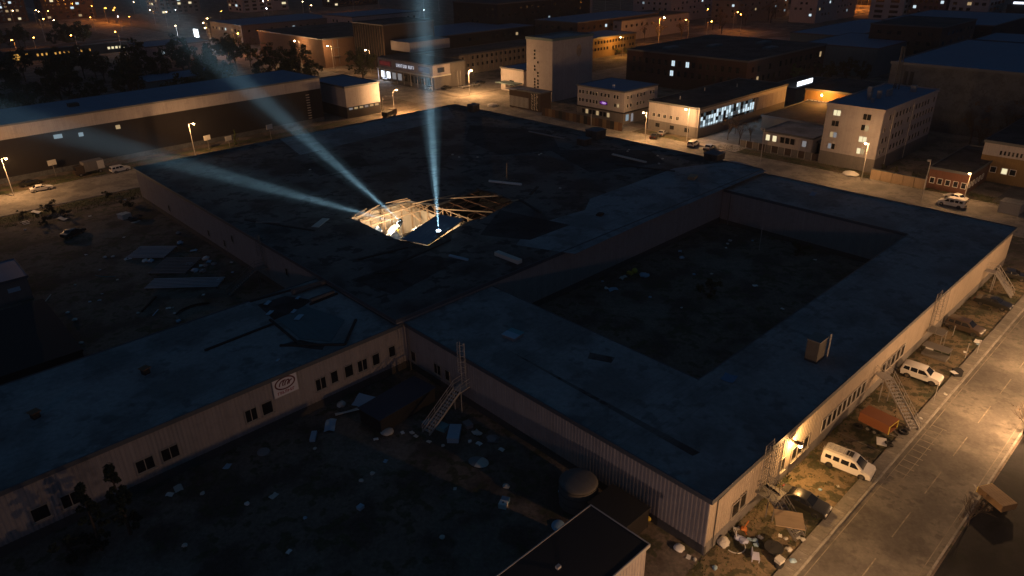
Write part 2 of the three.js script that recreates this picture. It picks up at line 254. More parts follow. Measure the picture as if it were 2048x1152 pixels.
// inside: floor, partitions, roof trusses seen through the hole
part('floor', B(HX0 + 0.3, HX1 - 0.3, 0.02, 0.1, HZ0 + 0.3, HZ1 - 0.4), M.concrete, hall);
part('partition', B(54, 75, 0.1, 7.1, -108.2, -108), M.cream, hall);
part('partition', B(74.6, 74.8, 0.1, 4.9, -108, -82), M.cream, hall);
part('partition', B(54, 54.2, 0.1, 7.1, -108, -82), M.cream, hall);
part('partition', B(54, 88, 0.1, 7.1, -82, -81.8), M.cream, hall);
part('partition', B(88, 88.2, 0.1, 7.1, -104, -82), M.darkBrown, hall);
part('partition', B(74.8, 88, 0.1, 7.1, -104.2, -104), M.darkBrown, hall);
for (let k = 0; k < 9; k++) part('wall_batten', B(55.5 + k * 2.3, 55.75 + k * 2.3, 0.1, 7, -108, -107.86), M.truss, hall);
for (let k = 0; k < 9; k++) part('wall_batten', B(74.46, 74.6, 0.1, 7, -106 + k * 2.4, -105.75 + k * 2.4), M.truss, hall);
function roofTruss(a, b, drop, n, m = M.truss) {
  const t = part('roof_truss', [beam(a, b, 0.16, 0.16), beam(a.clone().setY(a.y - drop), b.clone().setY(b.y - drop), 0.16, 0.16)], m, hall);
  for (let k = 0; k < n; k++) {
    const p = a.clone().lerp(b, k / n), q = a.clone().lerp(b, (k + 1) / n);
    part('strut', bar(k % 2 ? p : p.clone().setY(p.y - drop), k % 2 ? q.clone().setY(q.y - drop) : q, 0.06, 4), m, t);
  }
}
roofTruss(V(56, 7.1, -106.6), V(74.5, 7.1, -106.6), 1.3, 10); roofTruss(V(56, 7.0, -103.2), V(74.5, 7.0, -103.2), 1.2, 10);
roofTruss(V(73.9, 7.1, -107.5), V(73.9, 7.1, -83), 1.3, 12); roofTruss(V(58.2, 7.1, -107), V(58.2, 7.1, -84), 1.1, 10);
roofTruss(V(75, 7.1, -98), V(87.8, 7.1, -98), 1.1, 7, M.rust); roofTruss(V(75, 7.1, -92), V(87.8, 7.1, -92), 1.1, 7, M.rust);
for (const x of [77, 80, 83, 86]) part('purlin', beam(V(x, 7.22, -103.5), V(x - 0.3, 7.15, -86), 0.12, 0.16), M.rust, hall);
for (const z of [-101, -95, -89]) part('purlin', beam(V(75, 7.1, z), V(87.5, 7.15, z + 0.4), 0.1, 0.14), M.rust, hall);
for (const [a, b] of [[[59.5, 7.55, -105.4], [63.5, 7.75, -106.6]], [[60, 7.5, -104.4], [66, 7.9, -106.2]], [[58.6, 7.35, -104.5], [61, 7.6, -106]], [[67.5, 7.7, -106.6], [71.6, 7.95, -105.4]], [[68.4, 7.6, -106], [71.8, 7.75, -104.8]], [[71, 7.6, -103], [79, 7.95, -100.5]], [[72.4, 7.5, -98], [78, 7.7, -88.8]], [[76, 7.75, -101.2], [84.5, 7.8, -94.5]]]) part('rafter', beam(V(...a), V(...b), 0.16, 0.2), M.truss, hall);
for (const [a, b] of [[[60.5, 7.0, -104.8], [62.4, 1.2, -100.5]], [[66.6, 6.8, -106], [64.8, 0.5, -103]], [[72.6, 6.6, -101], [71.3, 0.2, -96]], [[70.2, 7.1, -106], [73.2, 3.4, -104]]]) part('hanging_rafter', beam(V(...a), V(...b), 0.22, 0.3), M.truss, hall);
for (let k = 0; k < 12; k++) part('torn_edge_board', (() => { const [x, z] = hole[(k * 2 + 11) % hole.length], g = crumple(R(0.7, 1.6), R(0.3, 0.6), 3, 0.1, 0.05); g.rotateY(R(0, 3)).translate(x, HT + R(-0.15, 0.12), z); return g; })(), k % 3 ? M.truss : M.black, hall);
for (const [x, y, z, w, d, a, b] of [[61.5, 5.6, -95.5, 2.2, 1.6, 0.5, 0.3], [63.2, 5.2, -99, 2, 1.4, -0.4, 0.5], [66.8, 5.4, -95.2, 1.8, 1.5, 0.3, -0.6], [68.6, 4.6, -98.5, 2.2, 1.2, -0.6, 0.2], [65.4, 4.4, -101.5, 2.4, 1.4, 0.2, 0.4], [60.6, 6.2, -99.4, 1.5, 1.2, 0.7, 0.2]]) part('torn_insulation', crumple(w, d, 5, 0.4, 0.05).rotateX(a).rotateZ(b).translate(x, y, z), M.white, hall);
for (const [z, y] of [[-98.13,6.88], [-118.28,6.95], [-129.51,1.79], [-122.33,0.46], [-149.71,2.19]]) window_(hall, 'x', HX0, z, Math.max(2.6, Math.min(4.6, y)), 0.7, 1.2);

const ring = thing('courtyard_wing', 'lower flat roofed factory wing wrapped around the dark inner courtyard', 'factory');
const GT = 6.8, gx0 = 44.1, gx1 = 133.5, gz1 = -22.9;
part('roof', shapeGeo([[gx0 - 0.2, -67.85], [59, -67.85], [59, -34], [119, -34], [119, -67.85], [gx1 + 0.2, -67.85], [gx1 + 0.2, gz1 + 0.2], [gx0 - 0.2, gz1 + 0.2]], GT - 0.4, GT), M.roof, ring);
wallRun(ring, M.siding, gx0, -67.95, gx0, gz1, 0, GT - 0.4, 1.1); wallRun(ring, M.sidingE, gx0, gz1, gx1, gz1, 0, GT - 0.4, 1.5, M.plinthE);
wallRun(ring, M.siding, gx1, gz1, gx1, -68, 0, GT - 0.4, 0); wallRun(ring, M.siding, 119, -67.9, 119, -34, 0, GT - 0.4, 0.9);
wallRun(ring, M.siding, 119, -34, 59, -34, 0, GT - 0.4, 0); wallRun(ring, M.siding, 59, -34, 59, -67.9, 0, GT - 0.4, 0);
part('flashing', [B(gx0 - 0.32, gx0 - 0.2, GT - 0.42, GT + 0.1, -67.7, gz1 + 0.32), B(gx0 - 0.2, gx1 + 0.32, GT - 0.42, GT + 0.1, gz1 + 0.2, gz1 + 0.32), B(gx1 + 0.2, gx1 + 0.32, GT - 0.42, GT + 0.1, -67.7, gz1 + 0.2), B(59, 59.1, GT - 0.42, GT + 0.06, -67.7, -34), B(118.9, 119, GT - 0.42, GT + 0.06, -67.7, -34), B(59.1, 118.9, GT - 0.42, GT + 0.06, -34.1, -34)], M.flashing, ring);
part('gutter_pipe', [C(0.08, 0.08, GT - 0.5, gx0 - 0.22, 0, -67.2), C(0.08, 0.08, GT - 0.5, 118.75, 0, -66)], M.steel, ring);
patch('felt_seam', [[48.62,-53.49], [48.72,-51.46], [48.61,-26.99], [47.68,-27.2]], GT + 0.004, M.roofOld, ring);
patch('roof_patch', [[55.05,-46.19], [56.24,-43.41], [54.99,-42.97], [53.84,-45.52]], GT + 0.004, M.roofOld, ring);
// windows of the courtyard wing: front yard wall and street wall
for (const [z, y, w, p] of [[-66.57,2.31, 0.9, 1], [-61.5,2.59, 1.3, 2], [-59.51,2.62, 0.8, 1]]) window_(ring, 'x', gx0, z, y, w, 1.35, { panes: p });
for (const [x, y, w] of [[48.75,2.56, 1.2], [50.02,2.77, 1], [57.59,1.5, 0.7], [59.99,2.15, 1.1], [61.23,1.96, 1.1], [62.5,2.09, 1.1]]) window_(ring, 'z', gz1, x, Math.min(3.3, Math.max(2.6, y)), w, 1.5, { panes: 1 });
for (let k = 0; k < 9; k++) window_(ring, 'z', gz1, 66.6 + k * 1.25, 2.75, 0.95, 1.5, { sill: false, frame: M.steelLight });
for (let k = 0; k < 5; k++) window_(ring, 'z', gz1, 82.4 + k * 1.5, 2.75, 1.1, 1.5, { sill: false, frame: M.steelLight });
part('conduit', [bar(V(45.2, 0.4, gz1 + 0.12), V(45.2, 5.9, gz1 + 0.12), 0.05), bar(V(45.2, 5.9, gz1 + 0.12), V(48.5, 6.1, gz1 + 0.12), 0.05)], M.frameDark, ring);

const leftWing = thing('long_wing', 'long low factory wing with a torn roof crossing the left foreground', 'factory');
part('roof', B(-60, HX0 - 0.33, GT - 0.4, GT, -88, -67.8), M.roof, leftWing);
wallRun(leftWing, M.siding, -60, -68, HX0, -68, 0, GT - 0.4, 1.1);
part('back_wall', B(-60, HX0 - 0.02, 0, GT - 0.4, -87.9, -87.7), M.siding, leftWing); part('end_wall', B(-59.9, -59.7, 0, GT - 0.4, -87.7, -68.1), M.siding, leftWing);
part('flashing', [B(-60, HX0 + 0.6, GT - 0.42, GT + 0.08, -67.8, -67.68), B(-60, HX0 - 0.33, GT - 0.42, GT + 0.08, -88.12, -88)], M.flashing, leftWing);
for (const [x, y, w, h, p] of [[4.44,2.78, 1.6, 1.4, 2], [1.85,2.61, 1.4, 1.4, 1], [11.33,3, 1.7, 1.4, 2], [13.84,3.05, 1.7, 1.4, 2], [22.76,3.29, 1.3, 1.5, 2], [24.67,3.28, 1.2, 1.5, 1], [31.49,3.32, 1.3, 1.5, 2], [33.34,3.46, 0.9, 1.5, 1], [35.35,3.4, 1.1, 1.5, 1], [37.28,3.34, 1.3, 1.5, 2], [39.27,3.34, 1, 1.5, 1], [41.71,3.47, 0.9, 1.4, 1]]) window_(leftWing, 'z', -68, x, Math.max(2.8, Math.min(4.6, y)), w, h, { panes: p });
for (const [x0, z0, x1, z1] of [[22.82,-79.18, 31.9,-79.55], [32.5,-87.83, 44.9,-86.18], [29.81,-73.79, 35.55,-68.35], [35.55,-68.35, 39.96,-72.91], [32.04,-80.95, 31.66,-72.27], [37.87,-81.07, 42.27,-81.36]]) part('loose_felt_edge', beam(V(x0, GT + 0.1, z0), V(x1, GT + 0.1, z1), 0.3, 0.2), M.black, leftWing);
patch('torn_felt', [[32.78,-80.2], [37.25,-81.29], [38.95,-73.93], [34.72,-70.21], [32.38,-73.61]], GT + 0.05, M.tealRoof, leftWing);
patch('torn_felt', [[32.82,-86.22], [36.79,-86.07], [38.87,-82.19], [36.34,-80.98], [32.41,-80.57]], GT + 0.02, M.roofDark, leftWing);
patch('torn_felt', [[32.26,-73.38], [33.82,-70.09], [33,-69.24], [29.93,-74.02]], GT + 0.02, M.roofDark, leftWing);
// felt rolled back from the tear, lying on the wing
for (const [x0, z0, x1, z1, r, lab] of [[37.68,-85.61, 44.36,-85.27, 0.45, 'long roll of roofing felt peeled back along the far edge of the torn wing'], [38.27,-81.52, 41.93,-81.71, 0.35, 'shorter roll of brown felt lying beside the torn roof patch']]) solo('felt_roll', lab, 'roofing', bar(V(x0, GT + r, z0), V(x1, GT + r, z1), r, 10, r * 0.7), M.roofOld);
{ // round company sign on the left wing wall
  const cv = document.createElement('canvas'); cv.width = 256; cv.height = 224; const c = cv.getContext('2d');
  c.fillStyle = '#d8d4d8'; c.fillRect(0, 0, 256, 224); c.strokeStyle = '#5a1420'; c.lineWidth = 15; c.beginPath(); c.ellipse(128, 88, 104, 66, 0, 0, 7); c.stroke();
  c.lineWidth = 13; c.beginPath(); c.moveTo(64, 112); c.quadraticCurveTo(72, 52, 128, 56); c.quadraticCurveTo(96, 80, 104, 116); c.stroke(); c.beginPath(); c.moveTo(122, 118); c.quadraticCurveTo(130, 62, 160, 64); c.quadraticCurveTo(186, 66, 160, 92); c.lineTo(150, 118); c.stroke(); c.beginPath(); c.moveTo(168, 116); c.quadraticCurveTo(180, 70, 206, 78); c.stroke();
  c.fillStyle = '#8c1224'; c.font = 'bold 40px sans-serif'; c.textAlign = 'center'; for (let k = 0; k < 7; k++) { c.fillRect(36 + k * 27, 170, 7, 34); c.fillRect(36 + k * 27, 170 + (k % 3) * 13, 20, 7); if (k % 2) c.fillRect(50 + k * 27, 172, 6, 30); }
  const t = new THREE.CanvasTexture(cv); t.colorSpace = THREE.SRGBColorSpace;
  const s = thing('wall_sign', 'white square board with a dark red oval emblem on the long wing wall', 'sign', [27.13,5.35, -67.75]);
  part('board', B(-1.5, 1.5, -1.3, 1.3, -0.05, 0.03), M.offWhite, s); part('printed_face', new THREE.PlaneGeometry(2.9, 2.5).translate(0, 0, 0.04), mat(W1, 0.6, { map: t }), s, true);
}

// ---------- lamps ----------
const poleG = uvMetres(C(0.11, 0.07, 8.9, 0, 0, 0, 8)), armG = uvMetres(bar(V(0, 8.8, 0), V(0, 9.15, 1.5), 0.05, 6)), headG = uvMetres(flat([new THREE.SphereGeometry(0.3, 10, 5, 0, 6.3, 0, 1.57).scale(0.8, 0.4, 1.3).translate(0, 9.15, 1.7), B(-0.2, 0.2, 9.12, 9.16, 1.35, 2.05)])), bulbG = uvMetres(new THREE.SphereGeometry(0.245, 12, 8).translate(0, 9, 1.7));
for (const g of [poleG, armG, headG, bulbG]) g.userData.metres = true;
function streetLamp(x, z, turn, power, label, group, { h = 1, bulb = L.sodium, color = 0xffbe7c, shield } = {}) {
  const o = thing('street_lamp', label, 'street lamp', [x, 0, z], turn, group); o.scale.setScalar(h);
  part('pole', poleG, M.steelLight, o); part('arm', armG, M.steelLight, o); part('lamp_head', headG, M.steelLight, o); part('lamp_bulb', bulbG, bulb, o);
  if (power) {
    const l = new THREE.PointLight(color, power); l.position.set(0, 8.62, 1.7); l.castShadow = true; l.shadow.radius = 9; l.name = 'lamp_light'; o.add(l);
    if (shield) part('added_back_shield', [B(-1.4, 1.4, 8.2, 9.5, 0.95, 1.0), B(-0.7, 0.7, 9.4, 9.5, 1.0, 2.3)], M.steel, o);  // unseen plate added to block lamp light from the lot
  }
  return o;
}
// [ground x, z, turn, candela, label]
const PI = Math.PI;
for (const [x, z, t, p, lab, o] of [
  [22.99,-193.7, 0.4, 560, 'street lamp at the left edge beside the white car on the left road', {}],
  [66.18,-196.76, 0.5, 380, 'street lamp between the dark hall and the far left corner of the factory', {}],
  [134.56,-201.24, 1.2, 1400, 'bright street lamp at the road junction beyond the factory roof', { h: 0.85 }],
  [172.26,-206.91, 0, 1500, 'street lamp on the corner in front of the long office facade', {}],
  [164.2,-59.29, -PI / 2, 330, 'street lamp in front of the four storey block with lit windows', {}],
  [161.38,-82.83, -PI / 2, 0, 'unlit lamp post on the back road before the fenced low house', { bulb: M.steelLight }],
  [163.64,-38.11, -PI / 2, 150, 'short double lamp post by the small red brick building', { h: 0.72 }],
  [158.83,-44.6, -PI / 2, 0, 'unlit lamp post standing left of the red brick building', { bulb: M.steelLight }],
  [162.54,-118.84, -PI / 2, 480, 'street lamp by the parked dark cars left of the glazed hall', { h: 0.85 }],
  [168.39,-109.01, -PI / 2, 520, 'street lamp at the corner of the glazed hall', {}],
  [168.38,-327.05, -PI / 2, 330, 'nearest lamp of the row along the brown hall, tallest in view', { h: 1.25 }],
  [171.98,-303.52, -PI / 2, 300, 'middle lamp of the row beside the brown hall', { h: 1.15 }],
  [175.38,-277.46, -PI / 2, 280, 'lamp at the end of the row, just left of the shop forecourt', { h: 1.15 }],
  [327.75,-234.98, 0, 900, 'tall amber lamp right of the yellow lit facade with blue roof', { h: 1.6, color: 0xffa040 }],
  [129.96,-200.65, 1.2, 0, 'unlit lamp post leaning beside the junction lamp', { bulb: M.steelLight, h: 0.7 }],
]) streetLamp(x, z, t, p, lab, undefined, o);
// lamps of the side road, standing just right of the picture, heads turned to the works
for (const [x, z, p] of [[101, -7.2, 620], [122, -7.2, 620]]) streetLamp(x, z, PI, p, 'tall shielded street lamp on the far kerb of the side road', 'lamps along the side road', { shield: true, color: 0xffc286, h: 0.72 });
streetLamp(43.5, -6.8, PI, 800, 'street lamp at the near end of the side road, below the picture', 'lamps along the side road', { h: 0.74, shield: true, color: 0xffc286 }); streetLamp(84, -7.2, PI, 760, 'tall shielded street lamp on the far kerb of the side road', 'lamps along the side road', { shield: true, color: 0xffc286, h: 0.7 });
streetLamp(20, -17, 0, 190, 'street lamp of the side road behind the viewpoint', 'lamps along the side road', { color: 0xffd6c8, h: 0.67 });
{ // floodlight on the street wall of the courtyard wing
  const [x, y] = [58.94,4.62];
  const o = thing('wall_light', 'glowing floodlight on the street wall above the white van', 'wall light', [x, y, -22.75]);
  part('bracket', [B(-0.08, 0.08, 0.1, 0.3, -0.1, 0.7), B(-0.3, 0.3, 0.22, 0.3, 0.3, 1)], M.steel, o); part('lamp_bulb', new THREE.SphereGeometry(0.2, 12, 8).translate(0, 0, 0.8), glow([1, 0.78, 0.45], 20), o);
  const l = new THREE.PointLight(0xffbf72, 130); l.position.set(0, 0, 0.8); l.castShadow = true; l.shadow.radius = 8; l.name = 'lamp_light'; o.add(l);
}
// ---------- search lights whose beams stand in the haze ----------
function searchLight(label, p, dir, shots, mast) {
  const o = thing('search_light', label, 'search light', p); o.scale.setScalar(0.75); const q = new THREE.Quaternion().setFromUnitVectors(V(0, 1, 0), dir.clone().normalize());
  const put = (n, g, m) => part(n, g.applyQuaternion(q), m, o);
  put('housing', new THREE.CylinderGeometry(0.5, 0.36, 0.6, 18, 1, true).translate(0, -0.3, 0), M.steel); put('back_cover', new THREE.SphereGeometry(0.36, 14, 6, 0, 6.3, 1.57, 1.57).translate(0, -0.6, 0), M.steel); put('lamp_lens', new THREE.SphereGeometry(0.47, 18, 6, 0, 6.3, 0, 1.57).scale(1, 0.5, 1).translate(0, -0.04, 0), L.beamLens);
  part('yoke', [B(-0.62, -0.55, -1, -0.1, -0.05, 0.05), B(0.55, 0.62, -1, -0.1, -0.05, 0.05), B(-0.62, 0.62, -1.06, -1, -0.08, 0.08)], M.steel, o); part('base', C(0.3, 0.3, 0.12, 0, -1.18, 0, 14), M.frameDark, o); if (mast) part('mast', [bar(V(0, -1.18, 0), V(0, -mast / 0.75, 0), 0.07), bar(V(0, -1.4, 0), V(0.7, -mast / 0.75, 0.5), 0.04), bar(V(0, -1.4, 0), V(-0.7, -mast / 0.75, 0.5), 0.04), bar(V(0, -1.4, 0), V(0, -mast / 0.75, -0.8), 0.04)], M.steelLight, o);
  for (const [d, I, a, n = 1] of shots) for (let k = 0; k < n; k++) {   // n lamps spread over the lens
    const u = d.clone().normalize(), off = V(n > 1 ? 0.32 * Math.cos((k * 2 * PI) / n) : 0, 0, n > 1 ? 0.32 * Math.sin((k * 2 * PI) / n) : 0).applyQuaternion(q), s = new THREE.SpotLight(0xa9dcf2, I / n, 0, a, 1);
    s.castShadow = true; s.shadow.radius = 1.5; s.position.copy(u.clone().multiplyScalar(0.32).add(off)); s.target.position.copy(s.position).add(u); s.name = 'beam_light'; o.add(s, s.target);
  }
}
const lamp1 = [63.83,-85.97], lamp2 = [63.65,-96.49];
const beamUp = V(0, 1, 0), beamA = V(0.0883, 0.202, -0.9754), beamB = V(-0.3867, 0.1165, -0.9148);
searchLight('search light throwing a vertical beam from the tilted roof sheet', [lamp1[0], 8.9, lamp1[1]], beamUp, [[beamUp, 2.9e6, 0.05], [beamUp, 5e5, 0.11]]);
searchLight('search light inside the roof hole throwing the steeper left beam', [lamp2[0], 8, lamp2[1]], beamA, [[beamA, 2.1e6, 0.044], [beamA, 1.6e5, 0.1]], 7.9);
searchLight('search light inside the roof hole throwing the flatter left beam', [lamp2[0] - 0.75, 7.9, lamp2[1] + 0.6], beamB, [[beamB, 1.9e6, 0.044], [beamB, 1.6e5, 0.1]], 7.8);
// work lamps that light the hall below the hole
for (const [x, y, z, p, lab] of [[lamp2[0] + 0.5, 6.5, lamp2[1] - 1.6, 420, 'work lamp on a stand with its glaring bulb just under the roof hole'], [71.5, 2.2, -99, 55, 'work lamp on a stand near the right partition below the roof hole'], [63, 1.6, -88, 16, 'work lamp on a low stand under the fallen roof sheet']]) {
  const o = thing('work_lamp', lab, 'work lamp', [x, 0.1, z]);
  part('stand', [bar(V(0, y - 0.3, 0), V(0.6, 0, 0.3), 0.03), bar(V(0, y - 0.3, 0), V(-0.6, 0, 0.3), 0.03), bar(V(0, y - 0.3, 0), V(0, 0, -0.6), 0.03), bar(V(0, y - 0.5, 0), V(0, y - 0.2, 0), 0.04)], M.yellow, o); part('lamp_bulb', new THREE.SphereGeometry(0.22, 12, 8).translate(0, y, 0), L.work, o);
  const l = new THREE.PointLight(0xffd9a8, p); l.position.set(0, y, 0); l.castShadow = true; l.shadow.radius = 10; l.name = 'lamp_light'; o.add(l);
}
{ // sheet of ribbed metal tilted across the hole
  const g = ribs(13.2, 5.6, 0.5, 0.06), o = thing('roof_sheet', 'dark ribbed roof sheet lying tilted across the glowing hole', 'roof sheet');
  const a = V(...at(60.55,-84.8, 7.75)), b = V(...at(71.24,-88.53, 8.25)), c = V(...at(60.5,-90.08, 7.95));
  const ux = b.clone().sub(a).normalize(), uy = c.clone().sub(a); uy.sub(ux.clone().multiplyScalar(uy.dot(ux))).normalize(); const uz = ux.clone().cross(uy);
  const m = new THREE.Matrix4().makeBasis(ux, uy, uz).setPosition(a), len = b.distanceTo(a), wid = c.clone().sub(a).dot(uy);
  part('ribbed_plate', uvMetres(g.scale(len / 13.2, wid / 5.6, 1).applyMatrix4(m)), mat([0.2, 0.26, 0.34], 0.55, { metalness: 0.4 }), o); part('edge_strip', [B(0, len, -0.08, 0, -0.12, 0.08), B(0, len, wid, wid + 0.08, -0.12, 0.08)].map((q) => q.applyMatrix4(m)), M.steel, o);
}

// ---------- steel stairs and caged ladders ----------
function stairs(label, bx, bz, lx, ly, lz, { w = 1.1, m = M.steel, ladder, deck = 1.6 } = {}) {
  const dx = lx - bx, dz = lz - bz, run = Math.hypot(dx, dz), turn = Math.atan2(-dz, dx), o = thing('metal_stair', label, 'stairs', [bx, 0, bz], turn), n = Math.round(ly / 0.21);
  for (const s of [-w / 2, w / 2]) {
    part('stringer', beam(V(0, 0.05, s), V(run, ly, s), 0.06, 0.26), m, o);
    part('handrail', bar(V(0, 1.05, s), V(run, ly + 1.05, s), 0.035), m, o); part('handrail', bar(V(0, 0.6, s), V(run, ly + 0.6, s), 0.025), m, o);
    for (let k = 0; k <= 5; k++) part('baluster', bar(V((run * k) / 5, (ly * k) / 5, s), V((run * k) / 5, (ly * k) / 5 + 1.05, s), 0.028), m, o);
  }
  const tg = B(-0.15, 0.15, -0.02, 0.02, -w / 2, w / 2); uvMetres(tg); tg.userData.metres = true;
  for (let k = 1; k < n; k++) part('tread', tg, m, o).position.set((run * k) / n, (ly * k) / n, 0);
  part('landing', B(run, run + deck, ly - 0.1, ly, -w / 2 - 0.15, w / 2 + 0.15), m, o);
  for (const [x, s] of [[run + 0.1, -1], [run + 0.1, 1]]) part('post', bar(V(x, 0, s * w / 2), V(x, ly, s * w / 2), 0.06), m, o);
  for (const s of [-1, 1]) part('landing_rail', [bar(V(run, ly + 1.05, s * (w / 2 + 0.1)), V(run + deck, ly + 1.05, s * (w / 2 + 0.1)), 0.03), bar(V(run, ly + 0.55, s * (w / 2 + 0.1)), V(run + deck, ly + 0.55, s * (w / 2 + 0.1)), 0.025)], m, o);
  if (ladder) cage(o, V(run + deck - 0.3, ly, 0), ladder, m);
  return o;
}
function cage(o, p, top, m, w = 0.7) {   // ladder rising at p to height top, hoops towards -x of the parent
  for (const s of [-w / 2, w / 2]) part('ladder_rail', bar(V(p.x, p.y, p.z + s), V(p.x, top, p.z + s), 0.04), m, o);
  const rg = bar(V(0, 0, -w / 2), V(0, 0, w / 2), 0.025, 4); uvMetres(rg); rg.userData.metres = true;
  for (let y = p.y + 0.35; y < top; y += 0.36) part('rung', rg, m, o).position.set(p.x, y, p.z);
  const hoop = new THREE.TorusGeometry(0.48, 0.025, 4, 14, PI).rotateX(PI / 2).rotateY(-PI / 2).translate(-0.02, 0, 0).scale(1.5, 1, 1); uvMetres(hoop); hoop.userData.metres = true;
  for (let y = p.y + 2.1; y < top; y += 0.75) part('hoop', hoop, m, o).position.set(p.x, y, p.z);
  for (const a of [-1.2, -0.4, 0.4, 1.2]) part('cage_strap', bar(V(p.x - 0.72 * Math.cos(a), p.y + 2.1, p.z + 0.48 * Math.sin(a)), V(p.x - 0.72 * Math.cos(a), top, p.z + 0.48 * Math.sin(a)), 0.02, 4), m, o);
}
stairs('steel stair with caged ladder on the far left wall of the hall', 36.05,-106.29, 41.2, 3.4, -105.6, { ladder: 9 });
stairs('steel stair with tall caged ladder in the front yard corner', 37.02,-54.92, 42.4, 3, -55.7, { ladder: 8.9, m: M.steelLight });
stairs('steel stair on the street wall beside the orange trailer', 76.48,-16.46, 79.7, 3.2, -21.2, { m: M.steelLight });
stairs('steel stair at the far end of the street wall', 121.48,-18.51, 121.5, 3.2, -21.3, { m: M.steelLight });
{
  for (const [x, lab, w] of [[53.3, 'wide caged ladder on the street wall behind the black saloon', 1.5], [97.6, 'wide caged ladder on the street wall behind the dark estate car', 1.8]]) {
    const o = thing('caged_ladder', lab, 'ladder', [x, 0, -22.55], PI / 2);
    part('platform', B(-1.9, 0.2, 2.3, 2.4, -1, 1), M.steel, o); for (const s of [-0.9, 0.9]) { part('leg', bar(V(-1.8, 0, s), V(-1.8, 2.3, s), 0.06), M.steel, o); part('platform_rail', bar(V(-1.8, 3.4, s), V(0.1, 3.4, s), 0.035), M.steel, o); }
    cage(o, V(0, 2.4, 0), 7.9, M.steel, w); part('mesh_frame', [bar(V(-0.9, 2.4, -w / 2), V(-0.9, 8.3, -w / 2), 0.03), bar(V(-0.9, 2.4, w / 2), V(-0.9, 8.3, w / 2), 0.03)], M.steel, o);
    const crossG = bar(V(-0.9, 0, -w / 2), V(-0.9, 0, w / 2), 0.018, 4); uvMetres(crossG); crossG.userData.metres = true; for (let y = 2.8; y < 8; y += 0.42) part('mesh_bar', crossG, M.steel, o).position.y = y;
  }
}
stairs('steel stair under the loose board beside the black saloon', 52.17,-17.83, 53.0, 2.4, -21.2, { m: M.steel, w: 1.2 });
{
  const [x, z] = [51.22,-18.77], o = solo('loose_board', 'pale tan board laid over the stair beside the black saloon', 'board', crumple(2.3, 2.5, 4, 0.08, 0.06), M.tan, [x, 2.35, z], 0.55); o.rotation.z = -0.06;
}

// ---------- vehicles ----------
function inset(P2, d) { const c = P2.reduce((a, [x, y]) => [a[0] + x / P2.length, a[1] + y / P2.length], [0, 0]); return P2.map(([x, y]) => { const dx = x - c[0], dy = y - c[1], l = Math.hypot(dx, dy); return [x - (dx / l) * d, y - (dy / l) * d]; }); }
function carShell(profile, hw, belt, lean) {
  const half = (y) => (y < belt ? hw - Math.max(0, 0.45 - y) * 0.12 : hw - (y - belt) * lean), tri = THREE.ShapeUtils.triangulateShape(profile.map(([x, y]) => new THREE.Vector2(x, y)), []), pos = [];
  const rings = [[inset(profile, 0.09), 0], [inset(profile, 0.025), 0.05], [profile, 0.14]], pt = (r, i, s) => { const [x, y] = rings[r][0][i]; return [x, y, s * (half(y) - rings[r][1])]; };
  const quad = (a, b, c, d) => pos.push(...a, ...b, ...c, ...a, ...c, ...d), n = profile.length;
  for (const s of [-1, 1]) {
    for (const [a, b, c] of tri) s > 0 ? pos.push(...pt(0, a, s), ...pt(0, b, s), ...pt(0, c, s)) : pos.push(...pt(0, a, s), ...pt(0, c, s), ...pt(0, b, s));
    for (let r = 0; r < 2; r++) for (let i = 0; i < n; i++) { const j = (i + 1) % n; s > 0 ? quad(pt(r + 1, i, s), pt(r + 1, j, s), pt(r, j, s), pt(r, i, s)) : quad(pt(r, i, s), pt(r, j, s), pt(r + 1, j, s), pt(r + 1, i, s)); }
  }
  for (let i = 0; i < n; i++) { const j = (i + 1) % n; quad(pt(2, i, -1), pt(2, j, -1), pt(2, j, 1), pt(2, i, 1)); }
  const g = new THREE.BufferGeometry(); g.setAttribute('position', new THREE.Float32BufferAttribute(pos, 3)); g.computeVertexNormals();
  return { g: uvMetres(toCreasedNormals(g, 0.7)), half };
}
